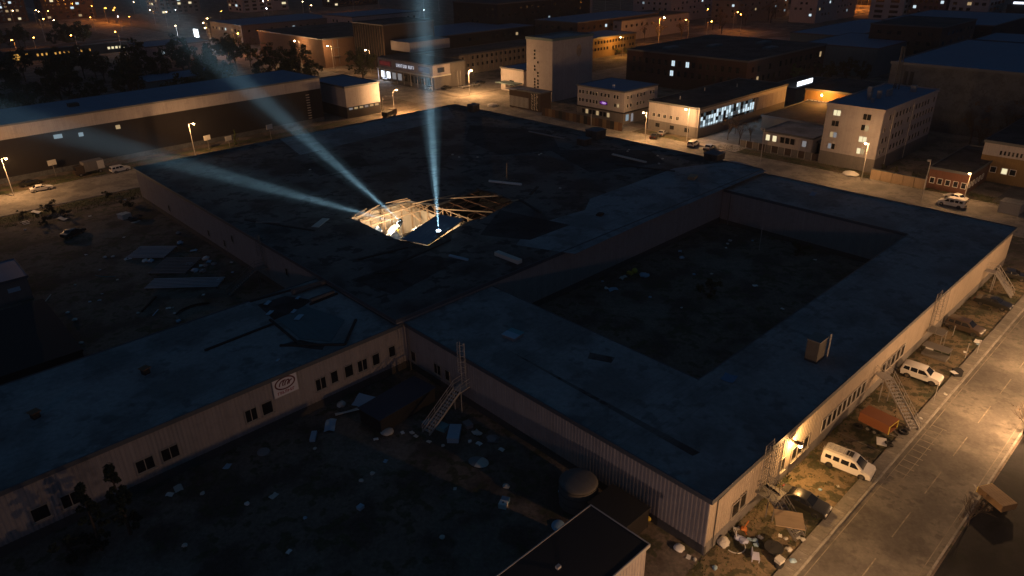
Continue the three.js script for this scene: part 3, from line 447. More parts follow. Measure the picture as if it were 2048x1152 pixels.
const SPEC = {
  saloon: { prof: [[-2.35, 0.32], [-2.4, 0.7], [-2.3, 0.95], [-1.65, 1.0], [-0.95, 1.42], [0.25, 1.44], [1.05, 1.0], [2.05, 0.86], [2.35, 0.65], [2.35, 0.3]], hw: 0.91, belt: 0.95, lean: 0.32, wheels: [-1.45, 1.42], r: 0.32, side: [[[-1.5, 1.02], [-0.9, 1.34], [-0.25, 1.37], [-0.25, 1.0]], [[-0.15, 1.0], [-0.15, 1.37], [0.22, 1.37], [0.86, 1.0]]], front: [[0.32, 1.39], [0.98, 1.03]], rear: [[-1.03, 1.38], [-1.58, 1.04]] },
  van: { prof: [[-2.5, 0.32], [-2.55, 1.0], [-2.45, 1.8], [-2.2, 1.92], [0.35, 1.92], [0.75, 1.8], [1.6, 1.15], [2.35, 0.98], [2.5, 0.7], [2.48, 0.3]], hw: 0.97, belt: 1.0, lean: 0.16, wheels: [-1.6, 1.6], r: 0.34, side: [[[-2.15, 1.15], [-2.15, 1.55], [-1.55, 1.55], [-1.55, 1.15]], [[-1.35, 1.12], [-1.35, 1.6], [-0.75, 1.6], [-0.75, 1.12]], [[-0.55, 1.1], [-0.55, 1.6], [0.2, 1.6], [0.2, 1.1]], [[0.35, 1.1], [0.35, 1.62], [0.72, 1.62], [1.15, 1.18], [1.15, 1.1]]], front: [[0.78, 1.76], [1.58, 1.17]], rear: [[-2.47, 1.66], [-2.53, 1.15]] },
  suv: { prof: [[-2.25, 0.36], [-2.32, 0.95], [-2.15, 1.62], [-1.95, 1.74], [0.4, 1.74], [1.15, 1.12], [2.1, 1.0], [2.3, 0.8], [2.3, 0.36]], hw: 0.93, belt: 1.02, lean: 0.24, wheels: [-1.4, 1.42], r: 0.36, side: [[[-2.0, 1.15], [-1.9, 1.55], [-1.3, 1.58], [-1.3, 1.12]], [[-1.15, 1.12], [-1.15, 1.6], [-0.4, 1.6], [-0.4, 1.1]], [[-0.28, 1.1], [-0.28, 1.6], [0.3, 1.6], [0.85, 1.15]]], front: [[0.46, 1.68], [1.1, 1.17]], rear: [[-2.17, 1.6], [-2.3, 1.1]] },
};
const made = {};
function carParts(kind) {
  if (made[kind]) return made[kind];
  const s = SPEC[kind], { g, half } = carShell(s.prof, s.hw, s.belt, s.lean), sideGlass = [];
  for (const poly of s.side) for (const sg of [-1, 1]) { const tri = THREE.ShapeUtils.triangulateShape(poly.map(([x, y]) => new THREE.Vector2(x, y)), []), pos = []; for (const t of tri) for (const i of t) { const [x, y] = poly[i]; pos.push(x, y, sg * (half(y) + 0.008)); } const q = new THREE.BufferGeometry(); q.setAttribute('position', new THREE.Float32BufferAttribute(pos, 3)); q.computeVertexNormals(); sideGlass.push(uvMetres(q)); }
  const screen = ([[x0, y0], [x1, y1]], out) => { const nx = (y0 - y1) * out, ny = Math.abs(x1 - x0), l = Math.hypot(nx, ny), ox = (nx / l) * 0.02, oy = (ny / l) * 0.02, a = half(y0) - 0.17, b = half(y1) - 0.15, q = new THREE.BufferGeometry(); q.setAttribute('position', new THREE.Float32BufferAttribute([x0 + ox, y0 + oy, -a, x1 + ox, y1 + oy, -b, x1 + ox, y1 + oy, b, x0 + ox, y0 + oy, -a, x1 + ox, y1 + oy, b, x0 + ox, y0 + oy, a], 3)); q.computeVertexNormals(); return uvMetres(q); };
  const tyre = uvMetres(new THREE.TorusGeometry(s.r * 0.78, s.r * 0.24, 8, 18).scale(1, 1, 1.3)), rim = uvMetres(new THREE.CylinderGeometry(s.r * 0.62, s.r * 0.62, 0.2, 12).rotateX(PI / 2)), well = uvMetres(flat(s.wheels.flatMap((x) => [-1, 1].map((k) => new THREE.CylinderGeometry(s.r * 1.14, s.r * 1.14, 0.1, 18).rotateX(PI / 2).translate(x, s.r, k * (s.hw - 0.055))))));
  const [fx, fy] = s.prof[s.prof.length - 2], [bx, by] = s.prof[1];
  const r = { s, g, sideGlass, front: screen(s.front, 1), rear: screen(s.rear, -1), tyre, rim, well, head: uvMetres(B(fx - 0.16, fx + 0.015, fy - 0.08, fy + 0.07, -0.2, 0.2)), tailG: uvMetres(B(bx - 0.02, bx + 0.1, by - 0.02, by + 0.2, -0.16, 0.16)), bump: uvMetres(flat([B(fx - 0.3, fx + 0.04, 0.3, 0.5, -s.hw + 0.12, s.hw - 0.12), B(bx - 0.05, bx + 0.25, 0.33, 0.52, -s.hw + 0.12, s.hw - 0.12)])), mirror: uvMetres(new THREE.SphereGeometry(0.12, 8, 6).scale(0.8, 0.8, 1)) };
  for (const q of [g, ...sideGlass, r.front, r.rear, tyre, rim, well, r.head, r.tailG, r.bump, r.mirror]) q.userData.metres = true;
  return (made[kind] = r);
}
function car(kind, paint, label, x, z, turn, { y = 0, group, small, rack, lights } = {}) {
  const k = carParts(kind), s = k.s, o = thing('parked_car', label, kind === 'van' ? 'van' : 'car', [x, y, z], turn, group);
  part('body', k.g, paint, o); part('wheel_arch', k.well, M.rubber, o); for (const q of k.sideGlass) part('side_window', q, M.carGlass, o); part('windscreen', k.front, M.carGlass, o); part('rear_window', k.rear, M.carGlass, o);
  for (const wx of s.wheels) for (const sg of [-1, 1]) { const t = part('wheel', k.tyre, M.rubber, o); t.position.set(wx, s.r, sg * (s.hw - 0.08)); part('rim', k.rim, M.chrome, t); }
  if (small) return o;
  for (const sg of [-0.62, 0.62]) { part('headlight', k.head, lights || M.headGlass, o).position.z = sg; part('tail_light', k.tailG, M.tail, o).position.z = sg; part('mirror', k.mirror, paint, o).position.set(s.front[1][0] - 0.12, s.belt + 0.1, Math.sign(sg) * (s.hw + 0.1)); }
  part('bumper', k.bump, M.black, o);
  if (rack) { for (const sg of [-0.55, 0.55]) part('roof_rail', bar(V(-2.2, 2.06, sg), V(0.2, 2.06, sg), 0.03), M.steelLight, o); for (let q = 0; q < 5; q++) part('roof_bar', bar(V(-2.1 + q * 0.5, 2.06, -0.6), V(-2.1 + q * 0.5, 2.06, 0.6), 0.025), M.steelLight, o); part('rear_ladder', [bar(V(-2.58, 0.7, 0.25), V(-2.5, 2.0, 0.25), 0.03), bar(V(-2.58, 0.7, 0.55), V(-2.5, 2.0, 0.55), 0.03)], M.steelLight, o); part('roof_hatch', B(-0.35, 0.3, 1.93, 2.02, -0.45, 0.45), M.black, o); }
  return o;
}
const S = -PI / 2;   // nose to the street
car('saloon', M.carBlack, 'black saloon parked nose out at the near end of the parking strip', 56.46,-19.61, S + 0.08);
car('van', M.carWhite, 'white van with a roof rack parked under the wall floodlight', 64.81,-19, S + 0.12, { rack: true });
car('suv', M.carWhite, 'white off road car with dark roof parked behind the steel stair', 88.09,-19.95, S + 0.06);
car('suv', M.carBrown, 'dark estate car with a bright windscreen beside the caged ladder', 104.98,-20.14, S - 0.05);
car('saloon', M.carBlack, 'dark car parked below the far street stair', 116.13,-19.67, S);
car('saloon', M.carBlack, 'dark car at the right edge behind the far street stair', 129.04,-20.58, S + 0.2);
car('saloon', M.carBlack, 'black hulk of a car standing on the left yard', 25.92,-155.33, 0.5, { small: true });
car('saloon', M.carWhite, 'white car parked beside the lamp at the left edge', 28.69,-193.58, -0.05);
car('suv', M.carWhite, 'white car parked in front of the boxy truck by the dark hall', 47.03,-196.66, 0.1);
car('saloon', M.carBlack, 'dark car parked on the verge behind the white car', 27.88,-200.65, 0.2, { small: true });
car('saloon', M.carBlack, 'front dark car of the pair parked at the glazed hall', 165.34,-117.45, 0.3); car('saloon', M.carGrey, 'rear dark car of the pair parked at the glazed hall', 169.51,-118.06, 0.3);
car('suv', M.carWhite, 'white pickup by the lamp at the glazed hall corner', 165.03,-104.66, 0.2); car('saloon', M.carGrey, 'grey car beside the white pickup on the back road', 164.79,-99.52, 0.2); 
car('saloon', M.carWhite, 'white car by the double lamp at the red brick building', 164.24,-39.81, 1.2); car('van', M.carWhite, 'pale van driving on the back road', 159.66,-39.13, 1.57);
for (const [x, z, t] of [[171.06,-258.75, 0.4], [170.35,-227.9, 0.3], [174.33,-223.21, 0.2], [180.45,-219.3, 0.1], [185.88,-219.6, 0.1], [190.13,-221.47, 0.15]]) car('saloon', rnd() < 0.5 ? M.carBlack : M.carGrey, 'dark car parked in front of the corner shop and long office', x, z, t, { small: true, group: 'cars outside the corner shop' });
car('suv', M.carGrey, 'car with glowing headlights on the road left of the brown hall', 178.61,-363.08, 1.6, { lights: L.whiteFar });
{ // boxy truck by the dark hall
  const o = thing('box_truck', 'boxy grey truck with a pale rear panel beside the dark hall', 'truck', at(41.82,-200.34), 0.12);
  part('cargo_box', B(-2.2, 2.6, 0.9, 3.3, -1.15, 1.15), M.greyWall, o); part('rear_panel', B(2.6, 2.64, 1, 3.2, -1.05, 1.05), M.white, o); part('side_panel', B(0.9, 2.5, 1.1, 3.1, 1.15, 1.18), M.offWhite, o); part('cab', [B(-4.1, -2.3, 0.6, 2.6, -1.05, 1.05), B(-4.5, -4.1, 0.6, 1.5, -1.05, 1.05)], M.carBrown, o); part('windscreen', B(-4.14, -4.1, 1.6, 2.45, -0.95, 0.95), M.carGlass, o);
  for (const x of [-3.4, 1.3]) for (const s of [-0.95, 0.95]) { const w = part('wheel', new THREE.CylinderGeometry(0.45, 0.45, 0.3, 14).rotateX(PI / 2), M.rubber, o); w.position.set(x, 0.45, s); part('rim', new THREE.CylinderGeometry(0.25, 0.25, 0.32, 10).rotateX(PI / 2), M.steel, w); }
}
{ // orange box trailer in the parking strip, and a wooden one across the road
  const trailer = (label, x, z, t, m, top, planks) => {
    const o = thing('box_trailer', label, 'trailer', [x, 0, z], t); if (planks) o.scale.setScalar(0.85);
    part('box', [B(-1.7, 1.7, 0.7, 0.78, -1, 1), B(-1.7, 1.7, 0.78, top, -1, -0.95), B(-1.7, 1.7, 0.78, top, 0.95, 1), B(-1.7, -1.65, 0.78, top, -0.95, 0.95)], m, o); if (planks) for (let k = 0; k < 6; k++) part('plank', B(-1.68, 1.68, top, top + 0.04, -0.98 + k * 0.33, -0.68 + k * 0.33), planks, o); else part('lid', B(-1.74, 1.74, top, top + 0.06, -1.04, 1.04), m, o);
    part('frame', [B(-1.6, 1.6, 0.5, 0.6, -0.7, -0.6), B(-1.6, 1.6, 0.5, 0.6, 0.6, 0.7), beam(V(1.6, 0.55, 0.5), V(3, 0.45, 0), 0.08, 0.08), beam(V(1.6, 0.55, -0.5), V(3, 0.45, 0), 0.08, 0.08)], M.steel, o); part('tail_frame', [B(1.66, 1.74, 0.7, top, -1, -0.9), B(1.66, 1.74, 0.7, top, 0.9, 1), B(1.66, 1.74, top - 0.12, top, -0.9, 0.9)], M.yellow, o);
    for (const s of [-1.08, 1.08]) for (const x2 of [-0.45, 0.35]) { const w = part('wheel', new THREE.CylinderGeometry(0.32, 0.32, 0.2, 14).rotateX(PI / 2), M.rubber, o); w.position.set(x2, 0.32, s); part('rim', new THREE.CylinderGeometry(0.18, 0.18, 0.22, 10).rotateX(PI / 2), M.steel, w); }
  };
  trailer('orange box trailer parked between the street wall and the steel stair', 73.79,-19.65, S - 0.1, mat([0.26, 0.09, 0.03], 0.75), 1.8);
  trailer('wooden cargo trailer standing across the road beside the bare bush', 69.67,-6.79, 1.05, M.wood, 1.5, M.wood);
}

// ---------- buildings round the works ----------
function block(name, label, x0, x1, z0, z1, h, wm, rm, { band, bandM, trim = M.flashing, over = 0.15, parapet = 0.25, category = 'building', group } = {}) {
  const o = thing(name, label, category, [0, 0, 0], 0, group);
  part('wall', B(x0, x1, 0, h - 0.3, z0, z1), wm, o); part('roof', B(x0 - over, x1 + over, h - 0.3, h, z0 - over, z1 + over), rm, o);
  if (parapet) part('parapet', [B(x0 - over - 0.1, x0 - over, h - 0.32, h + parapet, z0 - over - 0.1, z1 + over + 0.1), B(x0 - over, x1 + over, h - 0.32, h + parapet, z1 + over, z1 + over + 0.1), B(x1 + over, x1 + over + 0.1, h - 0.32, h + parapet, z0 - over - 0.1, z1 + over + 0.1), B(x0 - over, x1 + over, h - 0.32, h + parapet, z0 - over - 0.1, z0 - over)], trim, o);
  if (band) part('base_band', [B(x0 - 0.06, x0, 0, band, z0, z1 + 0.06), B(x0, x1, 0, band, z1, z1 + 0.06)], bandM, o);
  Object.assign(o.userData, {}); o.box = { x0, x1, z0, z1, h }; return o;
}
const winCache = new Map();
function pane(o, face, u, y, w, h, m = M.glass, proud = 0.05) {
  const k = `${w},${h}`; if (!winCache.has(k)) { const g = uvMetres(B(-w / 2, w / 2, -h / 2, h / 2, -0.02, 1)); g.userData.metres = true; winCache.set(k, g); }
  const p = part(m === M.glass || m === M.frameDark ? 'window' : 'lit_window', winCache.get(k), m, o); p.scale.z = proud;
  if (face === 'x') { p.position.set(o.box.x0, y, u); p.rotation.y = -PI / 2; } else p.position.set(u, y, o.box.z1); return p;
}
function rows(o, face, u0, u1, n, ys, w, h, lit = 0, lm = [L.warm, L.warmDim, L.cool], miss = 0.1, proud = 0.05) { for (const y of ys) for (let k = 0; k < n; k++) { if (rnd() < miss) continue; pane(o, face, u0 + ((u1 - u0) * (k + 0.5)) / n, y, w, h, rnd() < lit ? lm[(rnd() * lm.length) | 0] : M.glass, proud); } }
const framed = (o, face, u, y, w, h, opt) => window_(o, face, face === 'x' ? o.box.x0 + 0.06 : o.box.z1 - 0.06, u, y, w, h, { sill: false, proud: 0.07, ...opt });

{ // dark hall along the left road
  const o = block('storage_hall', 'long dark hall with a pale band below its blue roof, along the left road', -90, 119, -232, -209, 13.6, M.darkBrown, M.blueRoof, { parapet: 0.1 });
  part('pale_band', [B(-90.06, 119.06, 10.2, 13.28, -209, -208.9)], M.plaster, o); part('base_strip', B(-90, 119.05, 0, 1.2, -209, -208.88), M.concrete, o);
  o.rotation.y = 0.028; o.position.set(0, 0, 2.5);
  for (const [x, y, m] of [[43.2,9.32, L.coolDim], [44.02,9.3, L.coolDim], [48.79,8.85, L.coolDim], [57.84,9.15, L.warmDim]]) pane(o, 'z', x, y - 0.4, 1.1, 1, m);
  part('roof_box', B(50.5, 53, 13.6, 14.4, -222, -220), M.black, o); for (let k = 0; k < 10; k++) part('wall_lamp_bracket', B(113.5, 114.6, 1.6 + k * 0.8, 1.75 + k * 0.8, -209, -208.7), M.steelLight, o);
  const a = block('hall_annex', 'pale cubic annex at the right end of the dark hall', 119.6, 132.5, -228, -206, 10, M.plaster, M.blueRoof, { band: 3.6, bandM: M.darkBrown }); for (let k = 0; k < 6; k++) pane(a, 'z', 121 + k * 2, 3.0, 1.3, 0.6, k % 3 ? L.warmDim : L.signDim, 0.1); for (let k = 0; k < 5; k++) pane(a, 'x', -226 + k * 4, 2.6, 1.2, 0.8);
}
{ // tower block with an emblem
  const o = block('office_tower', 'tall pale tower with an oval emblem behind the road', 183, 204, -187.3, -174.6, 20.6, M.plaster, M.roof, { parapet: 0.5, trim: M.tealRoof });
  for (const [z, ys] of [[-183.2, [16.6, 15.4, 14.2, 11.4, 10.2, 7, 6, 5, 4]], [-181.6, [12.8, 9.2, 8.2, 6.6, 5.6, 4.4, 3.4]]]) for (const y of ys) framed(o, 'x', z, y, 0.8, 0.75, { frame: M.steelLight });
  part('corner_strip', B(182.85, 183, 0.2, 20.2, -174.9, -174.5), M.whiteWall, o);
  const e = part('emblem_ring', new THREE.TorusGeometry(1.1, 0.1, 6, 28).scale(1, 1.7, 1), M.tan, o); e.position.set(196.5, 16, -174.5); part('emblem_inner_ring', new THREE.TorusGeometry(0.7, 0.07, 6, 24).scale(1, 1.8, 1), M.tan, e); part('emblem_mark', [bar(V(-0.3, -0.9, 0), V(0.1, 0.9, 0), 0.07), bar(V(0.1, 0.9, 0), V(0.4, -0.9, 0), 0.07)], M.tan, e);
  const s = block('corner_house', 'low white house with a blue roof left of the tower', 187.5, 203, -206, -193.5, 8.3, M.whiteWall, M.blueRoof); pane(s, 'x', -200, 3, 2.4, 2.2);
  part('canopy', shapeGeo([[183, -204], [187.4, -204], [187.4, -194], [183, -194]], 3.4, 3.7), M.tealRoof, s);
}
{ // brown kiosk with slatted front
  const o = block('kiosk', 'brown kiosk with pale slats and white lettering at the foot of the tower', 168, 173, -180.5, -165.6, 6.2, M.brown, M.roof, { parapet: 0.1 });
  for (let k = 0; k < 15; k++) part('slat', B(167.84, 167.95, 0.5, 3.9, -180.2 + k * 0.62, -179.95 + k * 0.62), M.offWhite, o);
  const cv = document.createElement('canvas'); cv.width = 128; cv.height = 256; const c = cv.getContext('2d'); c.fillStyle = '#1c1613'; c.fillRect(0, 0, 128, 256); c.strokeStyle = '#d9cdb8'; c.lineWidth = 7; let q = 7; const rr = () => (q = (q * 16807) % 2147483647) / 2147483647;
  for (let j = 0; j < 13; j++) for (let i = 0; i < 3; i++) { c.beginPath(); c.moveTo(14 + i * 40, 12 + j * 19); c.lineTo(14 + i * 40 + rr() * 26, 12 + j * 19 + rr() * 12); c.lineTo(20 + i * 40 + rr() * 20, 20 + j * 19 + rr() * 6); c.stroke(); }
  const t = new THREE.CanvasTexture(cv); t.colorSpace = THREE.SRGBColorSpace; const pl = part('lettered_panel', new THREE.PlaneGeometry(3.6, 5.6), mat(W1, 0.7, { map: t }), o, true); pl.position.set(167.93, 3.1, -168.4); pl.rotation.y = -PI / 2;
  part('porch_roof', B(166.2, 168, 6.2, 6.35, -180.6, -176.5), M.offWhite, o);
}
{ // fence of brown boards, yard gate, pale shed
  const o = thing('board_fence', 'brown board fence along the back road before the white office', 'fence'); const pg = uvMetres(B(-0.05, 0.05, 0, 2.5, -0.72, 0.72)); pg.userData.metres = true; const tone = [M.brown, M.wood, mat([0.14, 0.075, 0.04], 0.9)];
  for (let k = 0; k < 22; k++) part('board', pg, k % 7 === 5 ? M.black : tone[k % 3 === 2 ? 1 : 2 * (k % 2)], o).position.set(165.2 + R(-0.02, 0.02), R(-0.05, 0.05), -161.5 + k * 1.5); part('rail', [B(165.26, 165.32, 0.5, 0.6, -162, -129), B(165.26, 165.32, 1.9, 2, -162, -129)], M.steel, o); part('post', C(0.12, 0.12, 3.4, 165, 0, -141), M.steelLight, o);
}
{ // white office with purple sign
  const o = block('white_office', 'two storey white office with a blue roof and a small purple sign', 172.3, 189, -153.3, -134.5, 9.8, M.whiteWall, M.blueRoof, { parapet: 0.1 });
  part('ground_floor', [B(172.22, 172.3, 0, 3.2, -153.3, -134.42), B(172.3, 189, 0, 3.2, -134.5, -134.42)], M.greyWall, o); part('cornice', [B(172.1, 172.3, 3.2, 3.6, -153.4, -134.3), B(172.3, 189, 3.2, 3.6, -134.5, -134.3)], M.darkBrown, o);
  for (const [y, zs] of [[7.9, [-152.2, -150.9, -149.2, -147.8, -146.6, -145.4, -143.3, -141.9, -140.5, -138.2, -137]], [5.4, [-152.2, -150.9, -149.2, -147.8, -146.4, -145.2, -137.9, -136.7]]]) for (const z of zs) framed(o, 'x', z, y, 0.75, 1.05, { lit: y < 6 && z > -137 ? L.warmDim : undefined, frame: M.offWhite });
  for (const y of [7.9, 5.4]) for (let k = 0; k < 9; k++) if (k % 4 !== 2) framed(o, 'z', 174 + k * 1.6, y, 0.7, 1, { frame: M.offWhite });
  for (let k = 0; k < 8; k++) pane(o, 'x', -150.5 + k * 1.45, 2.1, 0.95, 1.3, k % 3 === 1 ? L.warmDim : M.glass, 0.16); pane(o, 'z', 174, 1.9, 1.3, 1.9, L.coolDim, 0.2); pane(o, 'z', 176.4, 1.6, 1, 2.4, L.signDim, 0.2);
  const cv = document.createElement('canvas'); cv.width = 128; cv.height = 48; const c = cv.getContext('2d'); c.fillStyle = '#5a1a78'; c.beginPath(); c.ellipse(64, 24, 62, 22, 0, 0, 7); c.fill(); c.fillStyle = '#f4d8ff'; c.font = 'bold 32px sans-serif'; c.textAlign = 'center'; c.fillText('-ТУЗ', 66, 36);
  const t = new THREE.CanvasTexture(cv); t.colorSpace = THREE.SRGBColorSpace; const sg = part('lit_sign', new THREE.PlaneGeometry(3, 1.1), new THREE.MeshStandardMaterial({ color: 0x000000, emissive: 0xffffff, emissiveMap: t, emissiveIntensity: 1.2 }), o, true); sg.position.set(172.2, 5.5, -142.4); sg.rotation.y = -PI / 2;
  for (const z of [-141.5, -140.9]) part('vent_pipe', C(0.14, 0.14, 1, 175.4, 9.8, z), M.white, o);
}
{ // long hall with the lit glass side
  const o = block('glazed_hall', 'long hall with a brightly lit glass side wall and dark roof', 172.6, 222, -125.5, -108.4, 8.3, M.whiteWall, M.roofDark, { band: 3, bandM: M.greyWall });
  for (const z of [-123.6, -121.8, -119.8, -117.6, -115.4]) framed(o, 'x', z, 4.6, 0.9, 1, { frame: M.offWhite, lit: undefined, panes: 2 }); for (const z of [-122, -117, -112]) pane(o, 'x', z, 1.8, 1.4, 1.1, M.glass, 0.12);
  part('side_cladding', B(172.7, 221.9, 7.0, 7.9, -108.4, -108.3), M.steelLight, o);
  for (let r = 0; r < 4; r++) for (let k = 0; k < 22; k++) { const x = 173.4 + k * 1.32, lit = k < 16 ? (r === 3 ? k < 9 : r === 0 ? k > 4 && rnd() < 0.6 : rnd() < 0.8) : k > 16 && r > 0 && r < 3 && rnd() < 0.85, y = 2.6 + (3 - r) * 1.08; const p = pane(o, 'z', x + 0.5, y + 0.5, 1.18, 1.0, lit ? (rnd() < 0.72 ? L.cool : L.coolDim) : rnd() < 0.6 ? L.glassDim : M.glass, 0.06); p.name = lit ? 'lit_window_pane' : 'glass_pane'; }
  for (let k = 0; k < 24; k++) part('mullion', B(173.2 + k * 1.32, 173.3 + k * 1.32, 2.6, 7, -108.4, -108.26), M.frameDark, o);
  for (let k = 0; k < 6; k++) part('side_panel', B(204.5 + k * 2.9, 207.3 + k * 2.9, 3, 7, -108.4, -108.3), M.whiteWall, o); for (const [x, z] of [[180, -120], [196, -122], [208, -118]]) part('vent_pipe', C(0.15, 0.15, 1, x, 8.3, z), M.steelLight, o);
  const l = new THREE.RectAreaLight(0xcfe8ff, 2.2, 34, 2.6); l.position.set(190, 4.7, -108.0); l.lookAt(190, 4.7, -90); l.name = 'window_light'; o.add(l);
}
{ // four storey block with lit windows
  const o = block('apartment_block', 'four storey pale block with lit windows and clutter on its blue roof', 172, 206, -73.2, -60, 14.4, M.plaster, M.blueRoof, { band: 3.2, bandM: M.greyWall, parapet: 0.35, trim: M.plaster });
  const litA = [[L.warm, L.warm], null, [L.warmDim, L.signDim], [L.signDim, null]], litB = [null, [null, L.warmDim], [L.warm, L.warm], [L.warm, L.warmDim]];
  [12.6, 10.1, 7.4, 4.6].forEach((y, i) => { framed(o, 'x', -70.6, y, 1.7, 1.25, { panes: 2, lit: litA[i] || undefined }); framed(o, 'x', -63.6, y, 1.8, 1.3, { panes: 2, lit: litB[i] || undefined }); });
  for (const y of [12.4, 9.9, 7.3, 4.7]) for (let k = 0; k < 16; k++) if (rnd() > 0.12) framed(o, 'z', 174 + k * 2, y, 0.95, 1.2, { frame: M.plaster });
  part('drain_pipe', [C(0.08, 0.08, 13.8, 178, 0, -59.9), C(0.08, 0.08, 13.8, 190, 0, -59.9)], M.steelLight, o);
  for (const [x, z, w, d, h2] of [[183, -68, 1, 0.8, 1.6], [186, -67, 0.9, 0.9, 1.9], [188, -70, 1.2, 1, 2.2], [191, -66.5, 3, 0.5, 1.6], [200, -64, 1.4, 1.2, 1.6], [180, -66, 0.6, 0.6, 1]]) part('roof_vent', B(x - w / 2, x + w / 2, 14.4, 14.4 + h2, z - d / 2, z + d / 2), M.grey, o);
  const m = thing('antenna_mast', 'slim lattice radio mast on the roof of the four storey block', 'mast', [201, 14.4, -69]); for (const [x, z] of [[-0.7, 0], [0.7, 0], [0, 1.1]]) part('mast_leg', bar(V(x, 0, z), V(x * 0.5, 10.5, z * 0.5), 0.16), M.frameDark, m); for (let k = 0; k < 7; k++) part('brace', [bar(V(-0.7, k * 1.4, 0), V(0.6, k * 1.4 + 1.2, 0), 0.05), bar(V(0.7, k * 1.4, 0), V(0, k * 1.4 + 1.2, 1), 0.05)], M.frameDark, m); part('guy_wire', [bar(V(0, 4, 0), V(-9, 0, 2.5), 0.03), bar(V(0, 4, 0), V(2, 0, 3), 0.03)], M.frameDark, m);
}
{ // big concrete hall behind, warm lit shop, long shed
  const o = block('concrete_hall', 'huge windowless concrete hall at the right behind the four storey block', 224, 290, -79, 20, 17.5, M.concrete, M.blueRoof, { parapet: 0.4 }); for (const z of [-75, -73.4]) part('wall_slot', B(223.85, 224, 3, 15.5, z, z + 0.9), M.black, o);
  const s = block('lit_shop', 'low shop with an amber lit side and white sign behind the four storey block', 226, 250, -104, -86, 7, M.ochre, M.roofDark); pane(s, 'x', -93, 3.4, 5, 1.6, L.sign, 0.2); for (let k = 0; k < 6; k++) pane(s, 'x', -102.6 + k * 1.2, 2.4, 0.8, 2.6, L.warm, 0.1);
  const l = new THREE.PointLight(0xffa84a, 420); l.position.set(222.5, 6.2, -97); l.shadow.radius = 9; l.castShadow = true; l.name = 'lamp_light'; const lp = thing('wall_light', 'round amber lamp in front of the low shop', 'wall light', [0, 0, 0]); part('pole', bar(V(222.5, 0, -97), V(222.5, 6, -97), 0.06), M.steel, lp); part('lamp_bulb', new THREE.SphereGeometry(0.22, 10, 8).translate(222.5, 6.2, -97), L.sodium, lp); lp.add(l);
  const g = block('sign_shed', 'long low shed carrying a glowing white roof sign', 236, 262, -122, -112, 4.6, M.greyWall, M.roofDark); part('lit_sign', B(236.2, 247, 5.3, 6.8, -111.9, -111.7), L.sign, g); part('sign_leg', [bar(V(237, 4.6, -111.8), V(237, 5.3, -111.8), 0.06), bar(V(246, 4.6, -111.8), V(246, 5.3, -111.8), 0.06)], M.steel, g);
  const a = block('garage_row', 'row of low garages with flat dark roofs behind the glazed hall', 196, 232, -102, -82, 3.6, M.greyWall, M.roofDark); for (let k = 0; k < 5; k++) part('garage_door', B(195.9, 196, 0.1, 2.6, -101 + k * 3.8, -98.2 + k * 3.8), M.door, a);
  const b = block('pale_shed', 'small shed with a pale blue tilted roof beside the garages', 206, 216, -82, -74, 4.2, M.greyWall, M.tealRoof); pane(b, 'x', -78, 2, 2, 1.4);
}
{ // low house behind the post fence
  const o = block('low_house', 'low house with two yellow lit windows behind the post fence', 177.5, 192, -91.4, -77.8, 4.2, M.whiteWall, M.roof, { parapet: 0.15 }); for (const [z, m] of [[-89.9, L.warm], [-88, L.warm], [-85.8, 0], [-84.4, 0], [-83, 0], [-79.8, L.signDim]]) framed(o, 'x', z, 2.5, 1.15, 1.5, { lit: m || undefined });
  const f = thing('post_fence', 'fence of pale upright posts in front of the low house', 'fence'); const pg = uvMetres(C(0.07, 0.07, 2.1, 0, 0, 0, 6)); pg.userData.metres = true; for (let k = 0; k < 13; k++) part('post', pg, M.steelLight, f).position.set(172.5 + R(-0.1, 0.1), 0, -95 + k * 1.8); const fp = uvMetres(B(-0.02, 0.02, 0.2, 1.9, -0.86, 0.86)); fp.userData.metres = true; for (let k = 0; k < 12; k++) part('fence_panel', fp, k % 2 ? M.brown : M.greyWall, f).position.set(172.6, 0, -94.1 + k * 1.8);
  const h = block('lean_to', 'dark lean-to between the low house and the four storey block', 180, 192, -77.4, -73.6, 3, M.darkBrown, M.blueRoof); pane(h, 'x', -75.6, 1.6, 1.8, 0.5, L.signDim);
}
